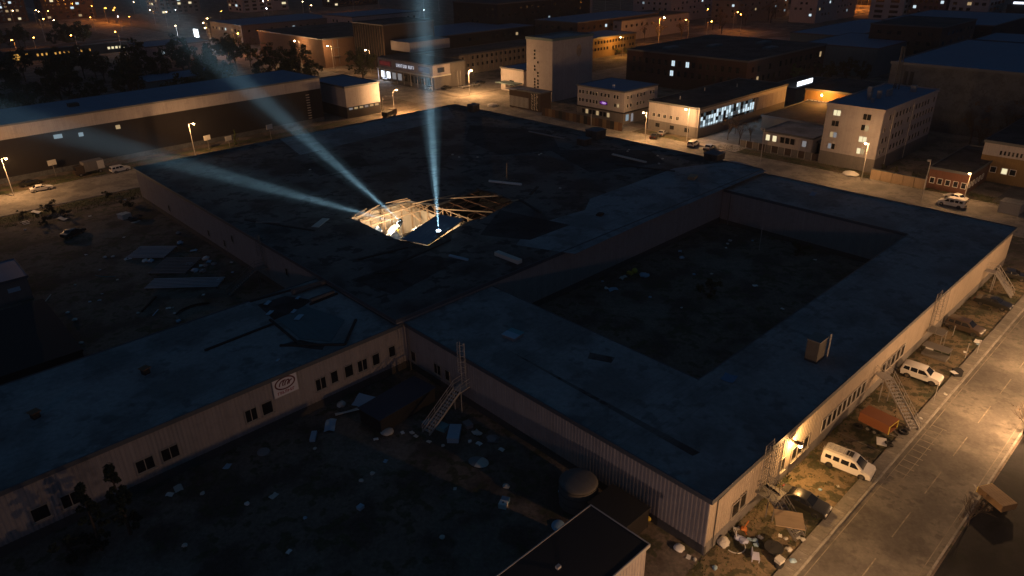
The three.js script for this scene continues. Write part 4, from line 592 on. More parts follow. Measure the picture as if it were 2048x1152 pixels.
{ // walled garden, red brick building, ochre building, container on the right
  const w = thing('garden_wall', 'low plastered wall of the dark garden right of the four storey block', 'wall'); for (let k = 0; k < 5; k++) part('wall_panel', B(167.2, 167.45, 0, 2.3, -58.6 + k * 2.35, -56.35 + k * 2.35), M.tan, w); part('coping', B(167.1, 167.55, 2.3, 2.4, -58.7, -46.8), M.concrete, w); part('gate_post', C(0.12, 0.12, 3, 167, 0, -46.9), M.white, w);
  const r = block('brick_building', 'small red brick building with white framed windows at the back road', 169, 194, -47.2, -39.4, 4.6, M.brick, M.roofDark, { category: 'building' }); for (let k = 0; k < 5; k++) framed(r, 'x', -46.3 + k * 1.55, 1.9, 0.85, 1.15, { frame: M.white }); for (let k = 0; k < 5; k++) framed(r, 'z', 170.8 + k * 2.1, 1.9, 0.8, 1.1, { frame: M.white });
  const o = block('ochre_building', 'two tone building, white above ochre, at the right edge', 183, 215, -41.5, 4, 8.8, M.ochre, M.roofDark); part('white_band', [B(182.92, 183, 5.8, 8.5, -41.5, 4)], M.whiteWall, o); for (let k = 0; k < 8; k++) pane(o, 'x', -38 + k * 0.78, 6.7, 0.38, 0.9, M.glass, 0.12); for (const [z, m] of [[-38.6, 0], [-36.4, L.warm], [-34.8, 0]]) framed(o, 'x', z, 2.8, 1.1, 1.2, { lit: m || undefined, frame: M.white });
  const c = thing('shipping_container', 'short grey container standing at the right end of the back road', 'container', [163.4, 0, -29.6]); const cr = uvMetres(ribs(3.6, 2.2, 0.3, 0.05)); cr.userData.metres = true; const fr = part('side', cr, M.grey, c); fr.position.set(-1.6, 0.1, -1.8); fr.rotation.y = -PI / 2; part('shell', B(-1.58, 1.6, 0.05, 2.3, -1.78, 1.78), M.grey, c); part('lid', B(-1.7, 1.7, 2.3, 2.36, -1.85, 1.85), M.roof, c);
}
{ // corner shop with lit fascia, long office behind
  const o = block('corner_shop', 'corner shop with lit sign boards facing the junction', 170.4, 186, -262.5, -225.6, 9.2, M.greyWall, M.roofDark, { parapet: 0.2 });
  part('fascia', [B(169.6, 170.4, 5.2, 9, -262.5, -225), B(170.4, 178, 5.2, 9, -225.6, -225)], M.plaster, o); part('canopy', [B(168.6, 170.4, 4.8, 5.2, -262.5, -224.4), B(170.4, 178, 4.8, 5.2, -225.6, -224.4)], M.offWhite, o);
  const board = (text, w, h, bg, fg, em) => { const cv = document.createElement('canvas'); cv.width = 512; cv.height = 128; const c = cv.getContext('2d'); c.fillStyle = bg; c.fillRect(0, 0, 512, 128); c.fillStyle = fg; let x = 24; for (let k = 0; k < text; k++) { const ww = 24 + ((k * 37) % 15); c.fillRect(x, 28, 9, 72); if (k % 2) c.fillRect(x, 28 + (k % 3) * 30, ww, 10); if (k % 3) c.fillRect(x + ww - 8, 28, 9, 72); if (k % 4 === 0) c.fillRect(x, 90, ww, 10); x += ww + 16; } const t = new THREE.CanvasTexture(cv); t.colorSpace = THREE.SRGBColorSpace; return part('lit_sign', new THREE.PlaneGeometry(w, h), new THREE.MeshStandardMaterial({ color: 0x111111, emissive: 0xffffff, emissiveMap: t, emissiveIntensity: em }), o, true); };
  for (const [z, n, w, bg, fg, em] of [[-257, 9, 8.5, '#5a2a2c', '#c03a34', 0.35], [-243.5, 11, 12.5, '#3a3236', '#eef0ff', 0.9], [-230.5, 5, 7.5, '#6a6478', '#a8a8c0', 0.25]]) { const s = board(n, w, 2.2, bg, fg, em); s.position.set(169.54, 7.1, z); s.rotation.y = -PI / 2; } const s2 = board(3, 3.4, 1.8, '#5c5852', '#2c2a28', 0.12); s2.position.set(173.5, 7.1, -224.94);
  for (let k = 0; k < 9; k++) { pane(o, 'x', -260.5 + k * 4, 2.4, 2.6, 2.6, k < 2 ? L.sign : k < 4 ? L.signDim : M.glass, 0.08); part('column', C(0.18, 0.18, 4.8, 168.9, 0, -262 + k * 4.6), M.plaster, o); }
  const rl = new THREE.RectAreaLight(0xdfeaff, 9, 8, 2.4); rl.position.set(170.1, 2.4, -259); rl.lookAt(160, 1.5, -259); rl.name = 'window_light'; o.add(rl);
  part('penthouse', B(186, 208, 9.2, 13.2, -276, -262), M.plaster, o);
  for (const x of [171, 172.3]) part('flag_pole', bar(V(x + 6, 0, -219), V(x + 6, 7, -219), 0.05), M.steelLight, o);
  const f = block('long_office', 'long two storey office with rows of windows behind the corner shop', 186.5, 262, -262, -244, 8.3, mat([0.27, 0.22, 0.17], 0.9, { map: stainMap }), M.roofDark); rows(f, 'z', 188, 260, 26, [6.6, 3.6], 1.3, 1.3, 0.03, [L.warmDim], 0.12); for (let k = 0; k < 27; k++) part('pilaster', B(187 + k * 2.77, 187.25 + k * 2.77, 1, 8, -244, -243.9), M.tan, f);
}
{ // brown hall, ribbed block, big brick works, lit yellow office
  const o = block('brown_hall', 'brown windowless hall left of the ribbed block', 171, 222, -375, -309, 12.6, mat([0.17, 0.1, 0.065], 0.9, { map: stainMap }), M.roofDark); part('fire_ladder', [bar(V(176, 1, -308.8), V(176, 12, -308.8), 0.12), bar(V(178.5, 1, -308.8), V(178.5, 12, -308.8), 0.12), B(175.6, 179, 8.4, 8.6, -309, -308), B(175.6, 179, 4.6, 4.8, -309, -308)], M.steel, o);
  const r = block('ribbed_block', 'dark block with vertical ribs behind the lamp row', 184, 212, -303, -278, 19.5, M.brown, M.roofDark); for (let k = 0; k < 12; k++) part('rib', B(183.6, 184, 1, 19, -302 + k * 2, -301.3 + k * 2), M.darkBrown, r);
  const b = block('brick_works', 'large dark brick works with a few cold lit windows', 231, 290, -180, -128, 12.5, mat([0.07, 0.035, 0.026], 0.92, { map: stainMap }), M.roofDark); rows(b, 'x', -178, -130, 16, [9.2, 5.6], 1.2, 1.9, 0, [L.cool], 0.05); for (const [z, y] of [[-158.2, 9.2], [-152, 9.2], [-158.6, 5.6]]) framed(b, 'x', z, y, 1.4, 1.9, { lit: L.cool, panes: 2, proud: 0.12 }); rows(b, 'z', 233, 288, 14, [9.2, 5.6], 1.3, 1.9, 0.05, [L.warmDim], 0.1); for (const [x, z] of [[240, -170], [255, -160], [262, -140], [275, -150]]) part('roof_light', B(x, x + 7, 12.5, 13.2, z, z + 3), M.tealRoof, b);
  const y = block('yellow_office', 'long yellow lit office with a bright blue roof', 262, 304, -252, -232, 9, M.ochre, M.blueRoof); rows(y, 'z', 263, 303, 18, [6.9, 3.9], 1.2, 1.3, 0, [L.warm], 0.1);
  const l = streetLamp(284, -224, PI, 520, 'lamp hidden behind the tower that lights the yellow office', undefined, { h: 1, color: 0xffb050 });
}
{ const d = block('dark_block', 'dark narrow block between the tower and the yellow office', 228, 250, -232, -214, 14, M.darkBrown, M.roofDark); rows(d, 'x', -231, -215, 4, [10, 6.5], 1.2, 1.4, 0.1, [L.warmDim], 0.3); }
{ // buildings of the second and third rows
  const mk = [
    ['far_hall', 'blue roofed hall with a pale wall in the trees at upper left', 119, 152, -418, -392, 8, M.plaster, M.blueRoof], ['far_hall', 'curved shed with a blue roof and lit gable behind the dark hall', 86, 118, -306, -288, 7, M.tealRoof, M.blueRoof],
    ['far_hall', 'pale hall with a blue roof left of the brown hall', 184, 250, -470, -425, 11, M.greyWall, M.blueRoof], ['far_hall', 'grey block with a blue roof right behind the brown hall', 240, 290, -430, -395, 13, M.plaster, M.blueRoof], ['far_hall', 'low wide hall with teal roof behind the ribbed block', 228, 300, -345, -300, 9, M.darkBrown, M.blueRoof],
    ['far_block', 'dark slab building in the middle distance above the corner shop', 290, 370, -360, -320, 20, M.darkBrown, M.roofDark], ['far_block', 'pale stair block beside the dark slab building', 370, 384, -345, -330, 24, M.plaster, M.roofDark], ['far_hall', 'dark brick hall with small lights behind the tower', 300, 372, -300, -268, 12, M.brown, M.blueRoof],
    ['far_hall', 'pale low wall and hall behind the yellow office', 330, 395, -290, -262, 11, M.plaster, M.roofDark], ['far_block', 'pale long block with lit corner windows above the trees', 430, 520, -332, -300, 15, M.plaster, M.roofDark], ['far_block', 'second pale block right of the lit corner windows', 452, 520, -282, -262, 14, M.greyWall, M.roofDark], ['far_block', 'small pale block with a row of white lights above the amber lamps', 480, 540, -240, -222, 15, M.plaster, M.roofDark],
    ['far_hall', 'long hall with a wide blue roof behind the brick works', 340, 420, -168, -140, 10, M.tealRoof, M.blueRoof], ['far_hall', 'second wide blue roofed hall behind the brick works', 300, 345, -142, -112, 11, M.tealRoof, M.blueRoof], ['far_hall', 'tall dark brick hall left of the concrete hall', 330, 372, -128, -100, 17, M.brown, M.roofDark],
    ['far_hall', 'low hall with a white wall behind the concrete hall', 322, 400, -98, -70, 9, M.concrete, M.blueRoof], ['far_hall', 'amber lit hall gable behind the concrete hall', 368, 420, -66, -40, 9, M.ochre, M.roofDark], ['far_block', 'grey slab at the right edge behind the amber lit hall', 360, 400, -36, 40, 22, M.greyWall, M.roofDark], ['far_hall', 'dark flat hall in front of the white towers', 400, 470, -150, -100, 12, M.darkBrown, M.blueRoof],
  ];
  for (const [n, lab, x0, x1, z0, z1, h, w, r] of mk) { const o = block(n, lab, x0, x1, z0, z1, h, w, r, { parapet: 0.2 }); if (!/gable|curved|wide blue/.test(lab)) { rows(o, 'z', x0 + 2, x1 - 2, Math.max(3, Math.round((x1 - x0) / 5)), h > 12 ? [h - 3, h - 6.5, h - 10] : [h - 3.2], 1.6, 1.4, 0.1, [L.warmDim, L.coolDim, L.cool], 0.35); rows(o, 'x', z0 + 2, z1 - 2, Math.max(3, Math.round((z1 - z0) / 5)), h > 12 ? [h - 3, h - 6.5, h - 10] : [h - 3.2], 1.6, 1.4, 0.14, [L.warmDim, L.coolDim, L.cool], 0.3); } }
  // white towers at the upper right, dark ones at the upper left
  const tw = (lab, x0, x1, z0, z1, h, w, nx, nz, lit, rowsH = 3.2, group) => { const o = block('far_tower', lab, x0, x1, z0, z1, h, w, M.roofDark, { parapet: 0.4, group }); const ys = []; for (let y = 2.5; y < h - 2; y += rowsH) ys.push(y); if (nz) rows(o, 'x', z0 + 1, z1 - 1, nz, ys, ((z1 - z0) / nz) * 0.5, 1.7, lit, [L.warm, L.cool, L.warmDim], 0.12, 0.12); if (nx) rows(o, 'z', x0 + 1, x1 - 1, nx, ys, ((x1 - x0) / nx) * 0.5, 1.7, lit, [L.warm, L.cool, L.warmDim], 0.12, 0.12); return o; };
  tw('plain white tower at the upper right, leftmost of the group', 522, 548, -205, -184, 42, M.whiteWall, 4, 2, 0.03); tw('brown tower with banded windows between the white towers', 528, 560, -182, -161, 42, mat([0.2, 0.12, 0.1], 0.9, { map: stainMap }), 5, 6, 0.1); tw('white tower with small dark windows at the upper right', 524, 555, -158, -136, 42, M.whiteWall, 4, 5, 0.05); tw('grey tower behind a glowing roof strip at the upper right corner', 560, 600, -126, -104, 40, M.greyWall, 5, 5, 0.04);
  const strip = solo('roof_light_strip', 'long glowing white strip on a low roof at the upper right corner', 'light strip', B(0, 0.5, 0, 1.1, 0, 17), glow([0.8, 0.85, 1], 2.5), [520, 13.2, -123]); const st = block('far_hall', 'low dark hall carrying the glowing white strip', 521, 556, -126, -100, 13, M.darkBrown, M.roofDark);
  tw('dark purple tower at the upper left corner', 40, 75, -760, -735, 46, M.darkBrown, 9, 5, 0.3); tw('dark tower with few lights left of the amber street', 112, 140, -770, -745, 46, M.brown, 7, 5, 0.18); tw('wide dark tower above the amber street at upper left', 150, 190, -760, -735, 46, M.brown, 8, 4, 0.12); tw('grey tower with white lights right of the amber street', 232, 268, -730, -700, 46, M.greyWall, 7, 5, 0.16); tw('plain grey tower above the brown hall', 290, 335, -690, -660, 44, M.plaster, 6, 4, 0.1); tw('dark slab tower at the upper middle left', 370, 420, -660, -640, 40, M.darkBrown, 9, 4, 0.12);
  tw('pale tower with cold lights at the top centre', 520, 545, -545, -520, 46, M.plaster, 5, 5, 0.2); tw('dark blue glass tower at the top centre', 550, 580, -530, -505, 46, M.tealRoof, 7, 5, 0.16); tw('brown tower with white floors at the top centre', 570, 600, -490, -470, 46, M.brown, 5, 5, 0.14); tw('violet grey tower above the yellow lamps at top right', 590, 640, -395, -365, 46, M.greyWall, 9, 5, 0.14); tw('dark tower behind the amber junction at top right', 620, 660, -330, -300, 46, M.brown, 8, 5, 0.3);
  tw('low bright shop block right of the top centre', 600, 650, -290, -270, 20, M.plaster, 9, 5, 0.5); tw('dark office slab with sparse lights at far top right', 640, 700, -262, -236, 46, M.darkBrown, 9, 6, 0.16);
}
{ const o = block('garage_row', 'low row of sheds with amber lit doors in the trees at upper left', 70, 133, -472, -457, 5.5, M.darkBrown, M.roofDark); for (let k = 0; k < 4; k++) pane(o, 'z', 74.2 + k * 1.9, 2.4, 1.7, 3, L.amberDim, 0.1); for (let k = 0; k < 14; k++) if (k % 5 !== 3) pane(o, 'z', 85 + k * 2.1, 2.6, 0.8, 1.2, L.amberDim, 0.1); for (let k = 0; k < 5; k++) pane(o, 'z', 120 + k * 2, 2.6, 1.2, 1.2, L.warm, 0.1); }
{ // small buildings of the left yard and the front yard
  const o = block('yard_shed', 'small flat roofed shed at the left edge with a pale sign on its wall', -6, 13.3, -138, -128.5, 4, M.greyWall, M.blueRoof, { parapet: 0.08 }); const s = part('sign_plate', B(10.3, 12, 1.9, 2.6, -128.5, -128.42), M.bluish, o);
  const d = block('dark_shed', 'low black roofed shed in front of the small yard shed', -10, 13.6, -122, -100.5, 2, M.black, M.black, { parapet: 0 });
  const e = block('corner_shed', 'dark flat roofed shed with pale roof trim at the bottom centre', 12, 37.8, -31, -24.9, 4.5, M.greyWall, M.black, { parapet: 0.06, trim: M.steelLight }); const w = part('ribbed_front', uvMetres(ribs(25.8, 4.1, 0.4, 0.05)), mat([0.52, 0.46, 0.42], 0.75, { map: stainMap }), e); w.position.set(12, 0, -24.88);
  part('roof_stub', B(30.5, 30.9, 4.5, 4.75, -28.5, -28.2), M.steelLight, e);
}

// ---------- trees and bushes ----------
function leafMass(n, rx, ry, cy, size, shape = 'round') {   // many leaf-sized faces in clumps
  const pos = [], clumps = []; const nc = Math.max(8, Math.round(n / 45));
  for (let i = 0; i < nc; i++) { const a = R(0, 6.283), u = Math.cbrt(R(0.06, 1)), v = R(-1, 1), s = Math.sqrt(1 - v * v); const k = shape === 'cone' ? (1 - (v + 1) / 2.15) : 1; clumps.push([Math.cos(a) * s * u * rx * k * (shape === 'cone' ? 1.1 : 1), cy + v * ry * (shape === 'cone' ? 1 : u), Math.sin(a) * s * u * rx * k, R(0.16, 0.34) * (shape === 'cone' ? rx * 0.8 : rx)]); }
  for (let i = 0; i < n; i++) {
    const c = clumps[(rnd() * nc) | 0], d = V(R(-1, 1), R(-1, 1), R(-1, 1)).normalize().multiplyScalar(c[3] * Math.cbrt(rnd())), p = V(c[0] + d.x, c[1] + d.y * 0.8, c[2] + d.z), a = V(R(-1, 1), R(-1, 1), R(-1, 1)).normalize().multiplyScalar(size * R(0.6, 1.3)), b = V(R(-1, 1), R(-1, 1), R(-1, 1)).cross(a).normalize().multiplyScalar(size * R(0.35, 0.7));
    pos.push(p.x - a.x, p.y - a.y, p.z - a.z, p.x + b.x, p.y + b.y, p.z + b.z, p.x + a.x, p.y + a.y, p.z + a.z, p.x - a.x, p.y - a.y, p.z - a.z, p.x + a.x, p.y + a.y, p.z + a.z, p.x - b.x, p.y - b.y, p.z - b.z);
  }
  const g = new THREE.BufferGeometry(); g.setAttribute('position', new THREE.Float32BufferAttribute(pos, 3)); g.computeVertexNormals(); uvMetres(g); g.userData.metres = true; return g;
}
function branches(h, spread, levels, n0, r0, out = [], p = V(0, 0, 0), d = V(0, 1, 0), len = h * 0.36, r = r0, lv = 0) {
  const q = p.clone().add(d.clone().multiplyScalar(len)); out.push(bar(p, q, r, lv < 2 ? 5 : 3, r * 0.62));
  if (lv < levels) { const n = lv === 0 ? n0 : 3; for (let i = 0; i < n; i++) { const nd = d.clone().add(V(R(-1, 1), R(-0.25, 0.55), R(-1, 1)).multiplyScalar(spread)).normalize(); branches(h, spread, levels, n0, r0, out, p.clone().lerp(q, R(0.55, 1)), nd, len * R(0.55, 0.8), r * 0.58, lv + 1); } }
  return out;
}
const keep = (g) => { const q = uvMetres(flat(Array.isArray(g) ? g : [g])); q.userData.metres = true; return q; };
const TREE = {
  round: [0, 1, 2].map(() => ({ trunk: keep(branches(9, 0.8, 3, 5, 0.22)), crown: leafMass(1500, 3.4, 3.3, 6, 0.3) })),
  bare: [0, 1].map(() => ({ trunk: keep(branches(9, 0.62, 4, 5, 0.2)), crown: leafMass(260, 3, 3.2, 6.2, 0.16) })),
  cone: [0, 1].map(() => ({ trunk: keep(C(0.16, 0.05, 7, 0, 0, 0, 6)), crown: leafMass(1500, 1.5, 3.6, 4.1, 0.2, 'cone') })),
  bush: [0, 1].map(() => ({ trunk: keep(branches(2, 1.1, 3, 7, 0.05)), crown: leafMass(420, 1.2, 0.8, 0.85, 0.13) })),
  twigs: [0, 1].map(() => ({ trunk: keep(branches(3.2, 0.75, 4, 9, 0.05)), crown: leafMass(90, 1.3, 1.2, 1.8, 0.07) })),
};
let tk = 0;
function tree(kind, label, x, z, s, m, group, sy = 1) {
  const v = TREE[kind][tk++ % TREE[kind].length], o = thing(kind === 'bush' || kind === 'twigs' ? 'bush' : 'tree', label, kind === 'bush' || kind === 'twigs' ? 'bush' : 'tree', [x, 0, z], R(0, 6), group); o.scale.set(s, s * sy, s);
  part('trunk', v.trunk, M.bark, o); part('crown', v.crown, m, o); return o;
}
for (const [x, z, s, lab] of [[4.95,-62.29, 1.0, 'left one of two dark conifers before the long wing'], [7.54,-62.54, 1.1, 'right one of two dark conifers before the long wing']]) tree('cone', lab, x, z, s, M.needle);
tree('bush', 'spreading dark shrub at the foot of the lower left conifers', 2.75,-62.78, 1.6, M.needle);
tree('twigs', 'bare bush at the road kerb beside the wooden trailer', 64.83,-7.67, 1.25, M.leafBrown); tree('twigs', 'bare bush cut by the right edge above the road kerb', 84.28,-7.94, 1.5, M.leafBrown);
tree('cone', 'small green conifer on the verge before the dark hall', 78.98,-199.24, 0.62, M.leafGreen);
for (const [x, z, s, lab] of [[26.46,-174.23, 1.5, 'large round dark bush on the verge of the left road'], [21.27,-176.05, 0.9, 'small dark bush near the left edge of the verge'], [27.52,-168.58, 1.1, 'low dark bush behind the white rubble of the left yard'], [23.62,-167.05, 1.3, 'dark scrub below the large bush on the left yard'], [37.94,-175.74, 1, 'scrub at the verge close to the hall corner'], [39.22,-164.98, 1.4, 'black scrub heap against the hall corner']]) tree('bush', lab, x, z, s, M.leaf);
tree('bush', 'dark bush in the middle of the inner courtyard', 89.79,-51.38, 1.7, M.leaf); tree('bush', 'flat scrub near the far wall of the inner courtyard', 115.03,-49.27, 1.5, M.leaf);
for (const [x, z, s] of [[176.86,-101.32, 0.75], [174.18,-96.17, 0.8], [179.01,-95.66, 0.7], [184.29,-103.42, 0.7]]) tree('bare', 'leafless tree in the thicket between the glazed hall and the low house', x, z, s, M.leafBrown, 'thicket beside the glazed hall');
for (const [x, z, s, sy] of [[214, -52, 1.3, 1], [222, -46, 1.2, 1], [212, -44, 1.1, 1], [218, -36, 1.4, 1], [226, -56, 1.2, 1], [206, -48, 0.9, 1], [220, -28, 1.3, 1], [210, -30, 1, 1]]) tree('bare', 'dark tree in the grove before the concrete hall', x, z, s, M.leafBrown, 'grove before the concrete hall', sy);
for (const [x, z, s] of [[176.05,-56.35, 0.35], [175.07,-51.57, 0.4], [176.99,-59.58, 0.3], [191.12,-49.31, 0.4]]) tree('bush', 'low shrub inside the walled garden', x, z, s * 2.4, M.leaf, 'shrubs in the walled garden');
tree('round', 'drooping greenish tree above the long low shed sign', 264.66,-126.48, 0.85, M.leafGreen); for (const [x, z, s] of [[274.47,-118.13, 0.9], [283.67,-115.54, 1], [283.26,-128.24, 0.8], [282.05,-109.16, 0.9]]) tree('round', 'olive tree in the clump left of the low amber shop', x, z, s, M.leaf, 'clump beside the amber shop');
for (let k = 0; k < 16; k++) tree('bare', 'rust brown leafless tree in the row behind the yellow office', 330 + k * 15 + R(-5, 5), -232 - R(0, 26) - k * 0.6, R(1, 1.5), M.leafBrown, 'trees behind the yellow office');
for (let k = 0; k < 60; k++) tree('round', 'dark tree of the belt behind the long dark hall', 12 + (k % 15) * 10 + R(-5, 5), -246 - ((k / 15) | 0) * 36 - R(0, 30), R(1.1, 1.7), M.leaf, 'tree belt behind the dark hall');
for (let k = 0; k < 24; k++) tree('round', 'dark tree in the distant belt at the upper left', 20 + k * 4.4 + R(-4, 4), -482 - R(0, 80), R(1.1, 1.7), M.leaf, 'distant tree belt at upper left');
for (const [x, z, s] of [[164.46,-358.04, 0.9], [168.77,-381.52, 1], [175.76,-322.94, 0.5], [179.88,-293.87, 0.6], [173.53,-407.5, 1.1]]) tree('bare', 'roadside tree lit by the lamps near the brown hall', x, z, s, M.leafGreen, 'roadside trees by the brown hall');
for (let k = 0; k < 10; k++) tree('bare', 'dark distant tree between the halls at the top right', 420 + k * 14 + R(-5, 5), -120 - R(0, 60), R(1, 1.4), M.leafBrown, 'distant trees at top right');
for (const [x, z, s] of [[298.86,-211.23, 0.7], [293.9,-228.75, 0.8], [287.65,-230.98, 0.7]]) tree('bush', 'bush before the yellow lit office', x, z, s * 3, M.leaf, 'bushes at the yellow office');
{ // rough grass, one mass
  const blade = new THREE.BufferGeometry(); blade.setAttribute('position', new THREE.Float32BufferAttribute([-0.05, 0, 0, 0.05, 0, 0, 0.02, 0.32, 0.06, 0, 0, -0.05, 0, 0, 0.05, 0.05, 0.26, -0.03], 3)); blade.computeVertexNormals();
  const im = new THREE.InstancedMesh(uvMetres(blade), M.leafGreen, 9000), o = new THREE.Object3D(), col = new THREE.Color(); im.name = 'rough_grass'; im.userData = { kind: 'stuff', label: 'rough grass and weeds on the verges and parking strip', category: 'grass' };
  for (let i = 0; i < 9000; i++) { const k = i % 5; if (k < 2) o.position.set(R(-5, 60), 0, R(-178, -170)); else if (k < 3) o.position.set(R(40, 134), 0, -22.9 + Math.pow(rnd(), 2) * 5.2); else if (k < 4) o.position.set(R(30, 118), 0, R(-204, -197)); else o.position.set(R(167, 172), 0, R(-100, -30)); o.rotation.set(R(-0.4, 0.4), R(0, 6), R(-0.4, 0.4)); o.scale.setScalar(R(0.35, 1.1)); o.updateMatrix(); im.setMatrixAt(i, o.matrix); im.setColorAt(i, col.setRGB(R(0.5, 1.5), R(0.5, 1.2), R(0.4, 1))); }
  im.castShadow = im.receiveShadow = true; scene.add(im);
}

// ---------- litter, boxes, frames ----------
const scrapG = [0, 1, 2, 3].map(() => keep(blob(0.24, 0.6, 0.35))), chipG = [0, 1, 2].map(() => keep(crumple(0.55, 0.4, 3, 0.1)));
function litter(label, group, list, ms = [M.white, M.offWhite, M.bluish]) { for (const [x, z, s = 1] of list) { const flatOne = rnd() < 0.5, o = solo('paper_scrap', label, 'litter', (flatOne ? chipG : scrapG)[(rnd() * 3) | 0], ms[(rnd() * ms.length) | 0], [x, flatOne ? 0.01 : 0.1 * s, z], R(0, 6), group); o.scale.setScalar(s); o.userData.kind = 'thing'; } }
litter('small pale scrap of litter on the dirt of the left yard', 'litter on the left yard', [[19.41,-120.23], [20.67,-119.7], [21.69,-122.01, 0.7], [15.83,-118.52, 1.2], [15.91,-114.96, 1.5], [14.66,-106.64, 1.2], [23.56,-110.41], [27.55,-108.73, 1.3], [28.12,-108.39, 0.7], [27.65,-106.26], [33.38,-109.54], [32.55,-146.5, 1], [31.4,-164.95, 1.5], [40.3,-171.19, 1], [25.1,-171.58, 0.8], [19.59,-165.89, 1], [27.9,-137.49, 1.2], [26.78,-138.32, 1.2], [24.63,-142.21, 1], [25.26,-126.04, 1], [24.4,-132.83, 0.8], [19.49,-129.13, 0.8], [42.24,-119.1, 1], [40.51,-114.74, 1.1]]);
litter('small pale scrap of litter on the dirt of the front yard', 'litter on the front yard', [[32.38,-58.12], [36.02,-59.1, 1.4], [35.22,-56.97], [35.99,-56.2, 1.1], [35.93,-55.36], [36.38,-53.52], [39.65,-50.27], [40.14,-49.29, 1.3], [41.22,-46.76, 1.2], [37.06,-51.85, 0.8], [30.99,-54.18], [28.86,-53.46, 1], [27.43,-53.34, 1], [20.52,-52.62, 0.8], [17.35,-49.79], [28.53,-41.22], [33.62,-45.53, 0.8], [18.3,-65.47, 1.6], [13.19,-65.7, 2], [14.68,-63.19, 1], [10.69,-57.34], [17.36,-58.52], [37.58,-42.04, 1.4], [26.59,-61.51, 0.8], [19.78,-57.65, 1.6], [12.22,-65.41, 1.4]]);
litter('small pale scrap of litter on the floor of the inner courtyard', 'litter in the inner courtyard', [[110.35,-60.82], [111.94,-61.27, 1.3], [108.5,-60], [114.77,-58.32], [99,-62.99, 1.8], [101.44,-64.98, 1.5], [94.85,-57.67], [97.03,-55.71], [97.88,-48.25, 1.5], [93.55,-41.28], [83.29,-52.2, 0.7], [80.4,-64.57, 1.5], [82.17,-66.78, 1], [114.33,-46.21], [82.85,-57.72]]);
litter('pale scrap of rubble lying on the big hall roof', 'rubble on the big hall roof', []);
litter('pale or glittering scrap on the ground by the black saloon', 'litter around the black saloon', [[49,-20.6, 1], [48.63,-20.28, 1], [49.19,-22.51], [51.21,-19.29, 0.8], [51.22,-18.76, 0.8], [52.83,-18.31, 1.2], [50.18,-17.93, 1.2], [49.13,-17.01, 1.2], [49.89,-16.83, 1.2], [49.72,-20.49], [52.18,-18.08], [52.22,-17.61], [43.59,-21.41, 1], [42.98,-23.76, 1], [43.15,-23.19, 0.8], [48.79,-20.98]]);
litter('small pale scrap between the cars of the parking strip', 'litter on the parking strip', [[102.93,-17.85, 2], [102.15,-17.51], [72.37,-17.06, 1], [98.76,-18.13], [86.36,-16.56], [84.41,-17.03], [79.21,-16.89], [59.77,-19.52, 0.7], [61.55,-18.49, 0.6]]);
// single finds, each with its own look
const item = (name, label, cat, g, m, x, z, y = 0, t = R(0, 6)) => solo(name, label, cat, g, m, [x, y, z], t);
item('sheet', 'white square panel leaning on rubble at the left of the front yard', 'panel', crumple(1.9, 2.4, 3, 0.2), M.bluish, 35.33,-65.19, 0.2, 0.4).rotation.z = 0.35;
item('strip', 'long pale curved strip left of the dark container', 'strip', crumple(4.2, 0.5, 6, 0.25), M.offWhite, 33.42,-64.62, 0.05, -0.35); item('bag', 'pale knotted bag at the end of the curved strip', 'bag', blob(0.5, 0.8), M.offWhite, 33.03,-66.59, 0.3);
item('sheet', 'crumpled pale plastic sheet near the long wing wall', 'sheet', crumple(2.3, 1.2, 5, 0.3), M.bluish, 29.96,-63.92, 0.05, 0.9); item('box', 'long white lidded box at the left of the front yard', 'box', [B(-0.8, 0.8, 0, 0.35, -0.3, 0.3), B(-0.55, 0.6, 0.35, 0.38, -0.1, 0.12)], M.bluish, 27.51,-63.47, 0, 0.9);
item('cushion', 'square white cushion in the middle of the front yard', 'cushion', keep(blob(0.75, 0.35, 0.08, 2)), M.offWhite, 33.99,-58.19, 0.2); item('tube', 'thin pale pipe beside the dark container', 'pipe', bar(V(-1.6, 0.1, 0), V(1.6, 0.1, 0), 0.08), M.bluish, 36.36,-60.83, 0, -0.2);
{
  const o = thing('crate', 'large blue open crate at the foot of the yard stair', 'crate', at(39.1,-52.34), 0.75); part('crate_box', [B(-1.3, 1.3, 0, 0.06, -0.65, 0.65), B(-1.3, 1.3, 0, 0.6, -0.65, -0.58), B(-1.3, 1.3, 0, 0.6, 0.58, 0.65), B(-1.3, -1.23, 0, 0.6, -0.58, 0.58), B(1.23, 1.3, 0, 0.6, -0.58, 0.58)], M.bluish, o); part('lid', B(-1.34, 1.34, 0.6, 0.68, -0.68, 0.68), M.bluish, o);
  const d = thing('dish', 'large two tone oval dish lying in the front yard', 'dish', at(37.99,-46.9), 0.3); part('bowl', new THREE.SphereGeometry(1.1, 20, 8, 0, 6.3, 0, 0.9).scale(1, 0.5, 1.35).translate(0, -0.2, 0), M.grey, d); part('pale_half', new THREE.SphereGeometry(1.12, 20, 8, 0, PI, 0, 0.9).scale(1, 0.5, 1.36).translate(0, -0.19, 0), M.offWhite, d);
  const q = thing('appliance', 'white appliance with a blue door lying right of the dish', 'appliance', at(35.64,-40.32), 0.5); part('cabinet', B(-0.6, 0.1, 0, 0.55, -0.4, 0.4), M.white, q); part('blue_door', B(0.12, 0.7, 0, 0.5, -0.4, 0.4), M.blueTarp, q); part('dial', C(0.12, 0.12, 0.04, -0.25, 0.55, 0), M.grey, q);
}
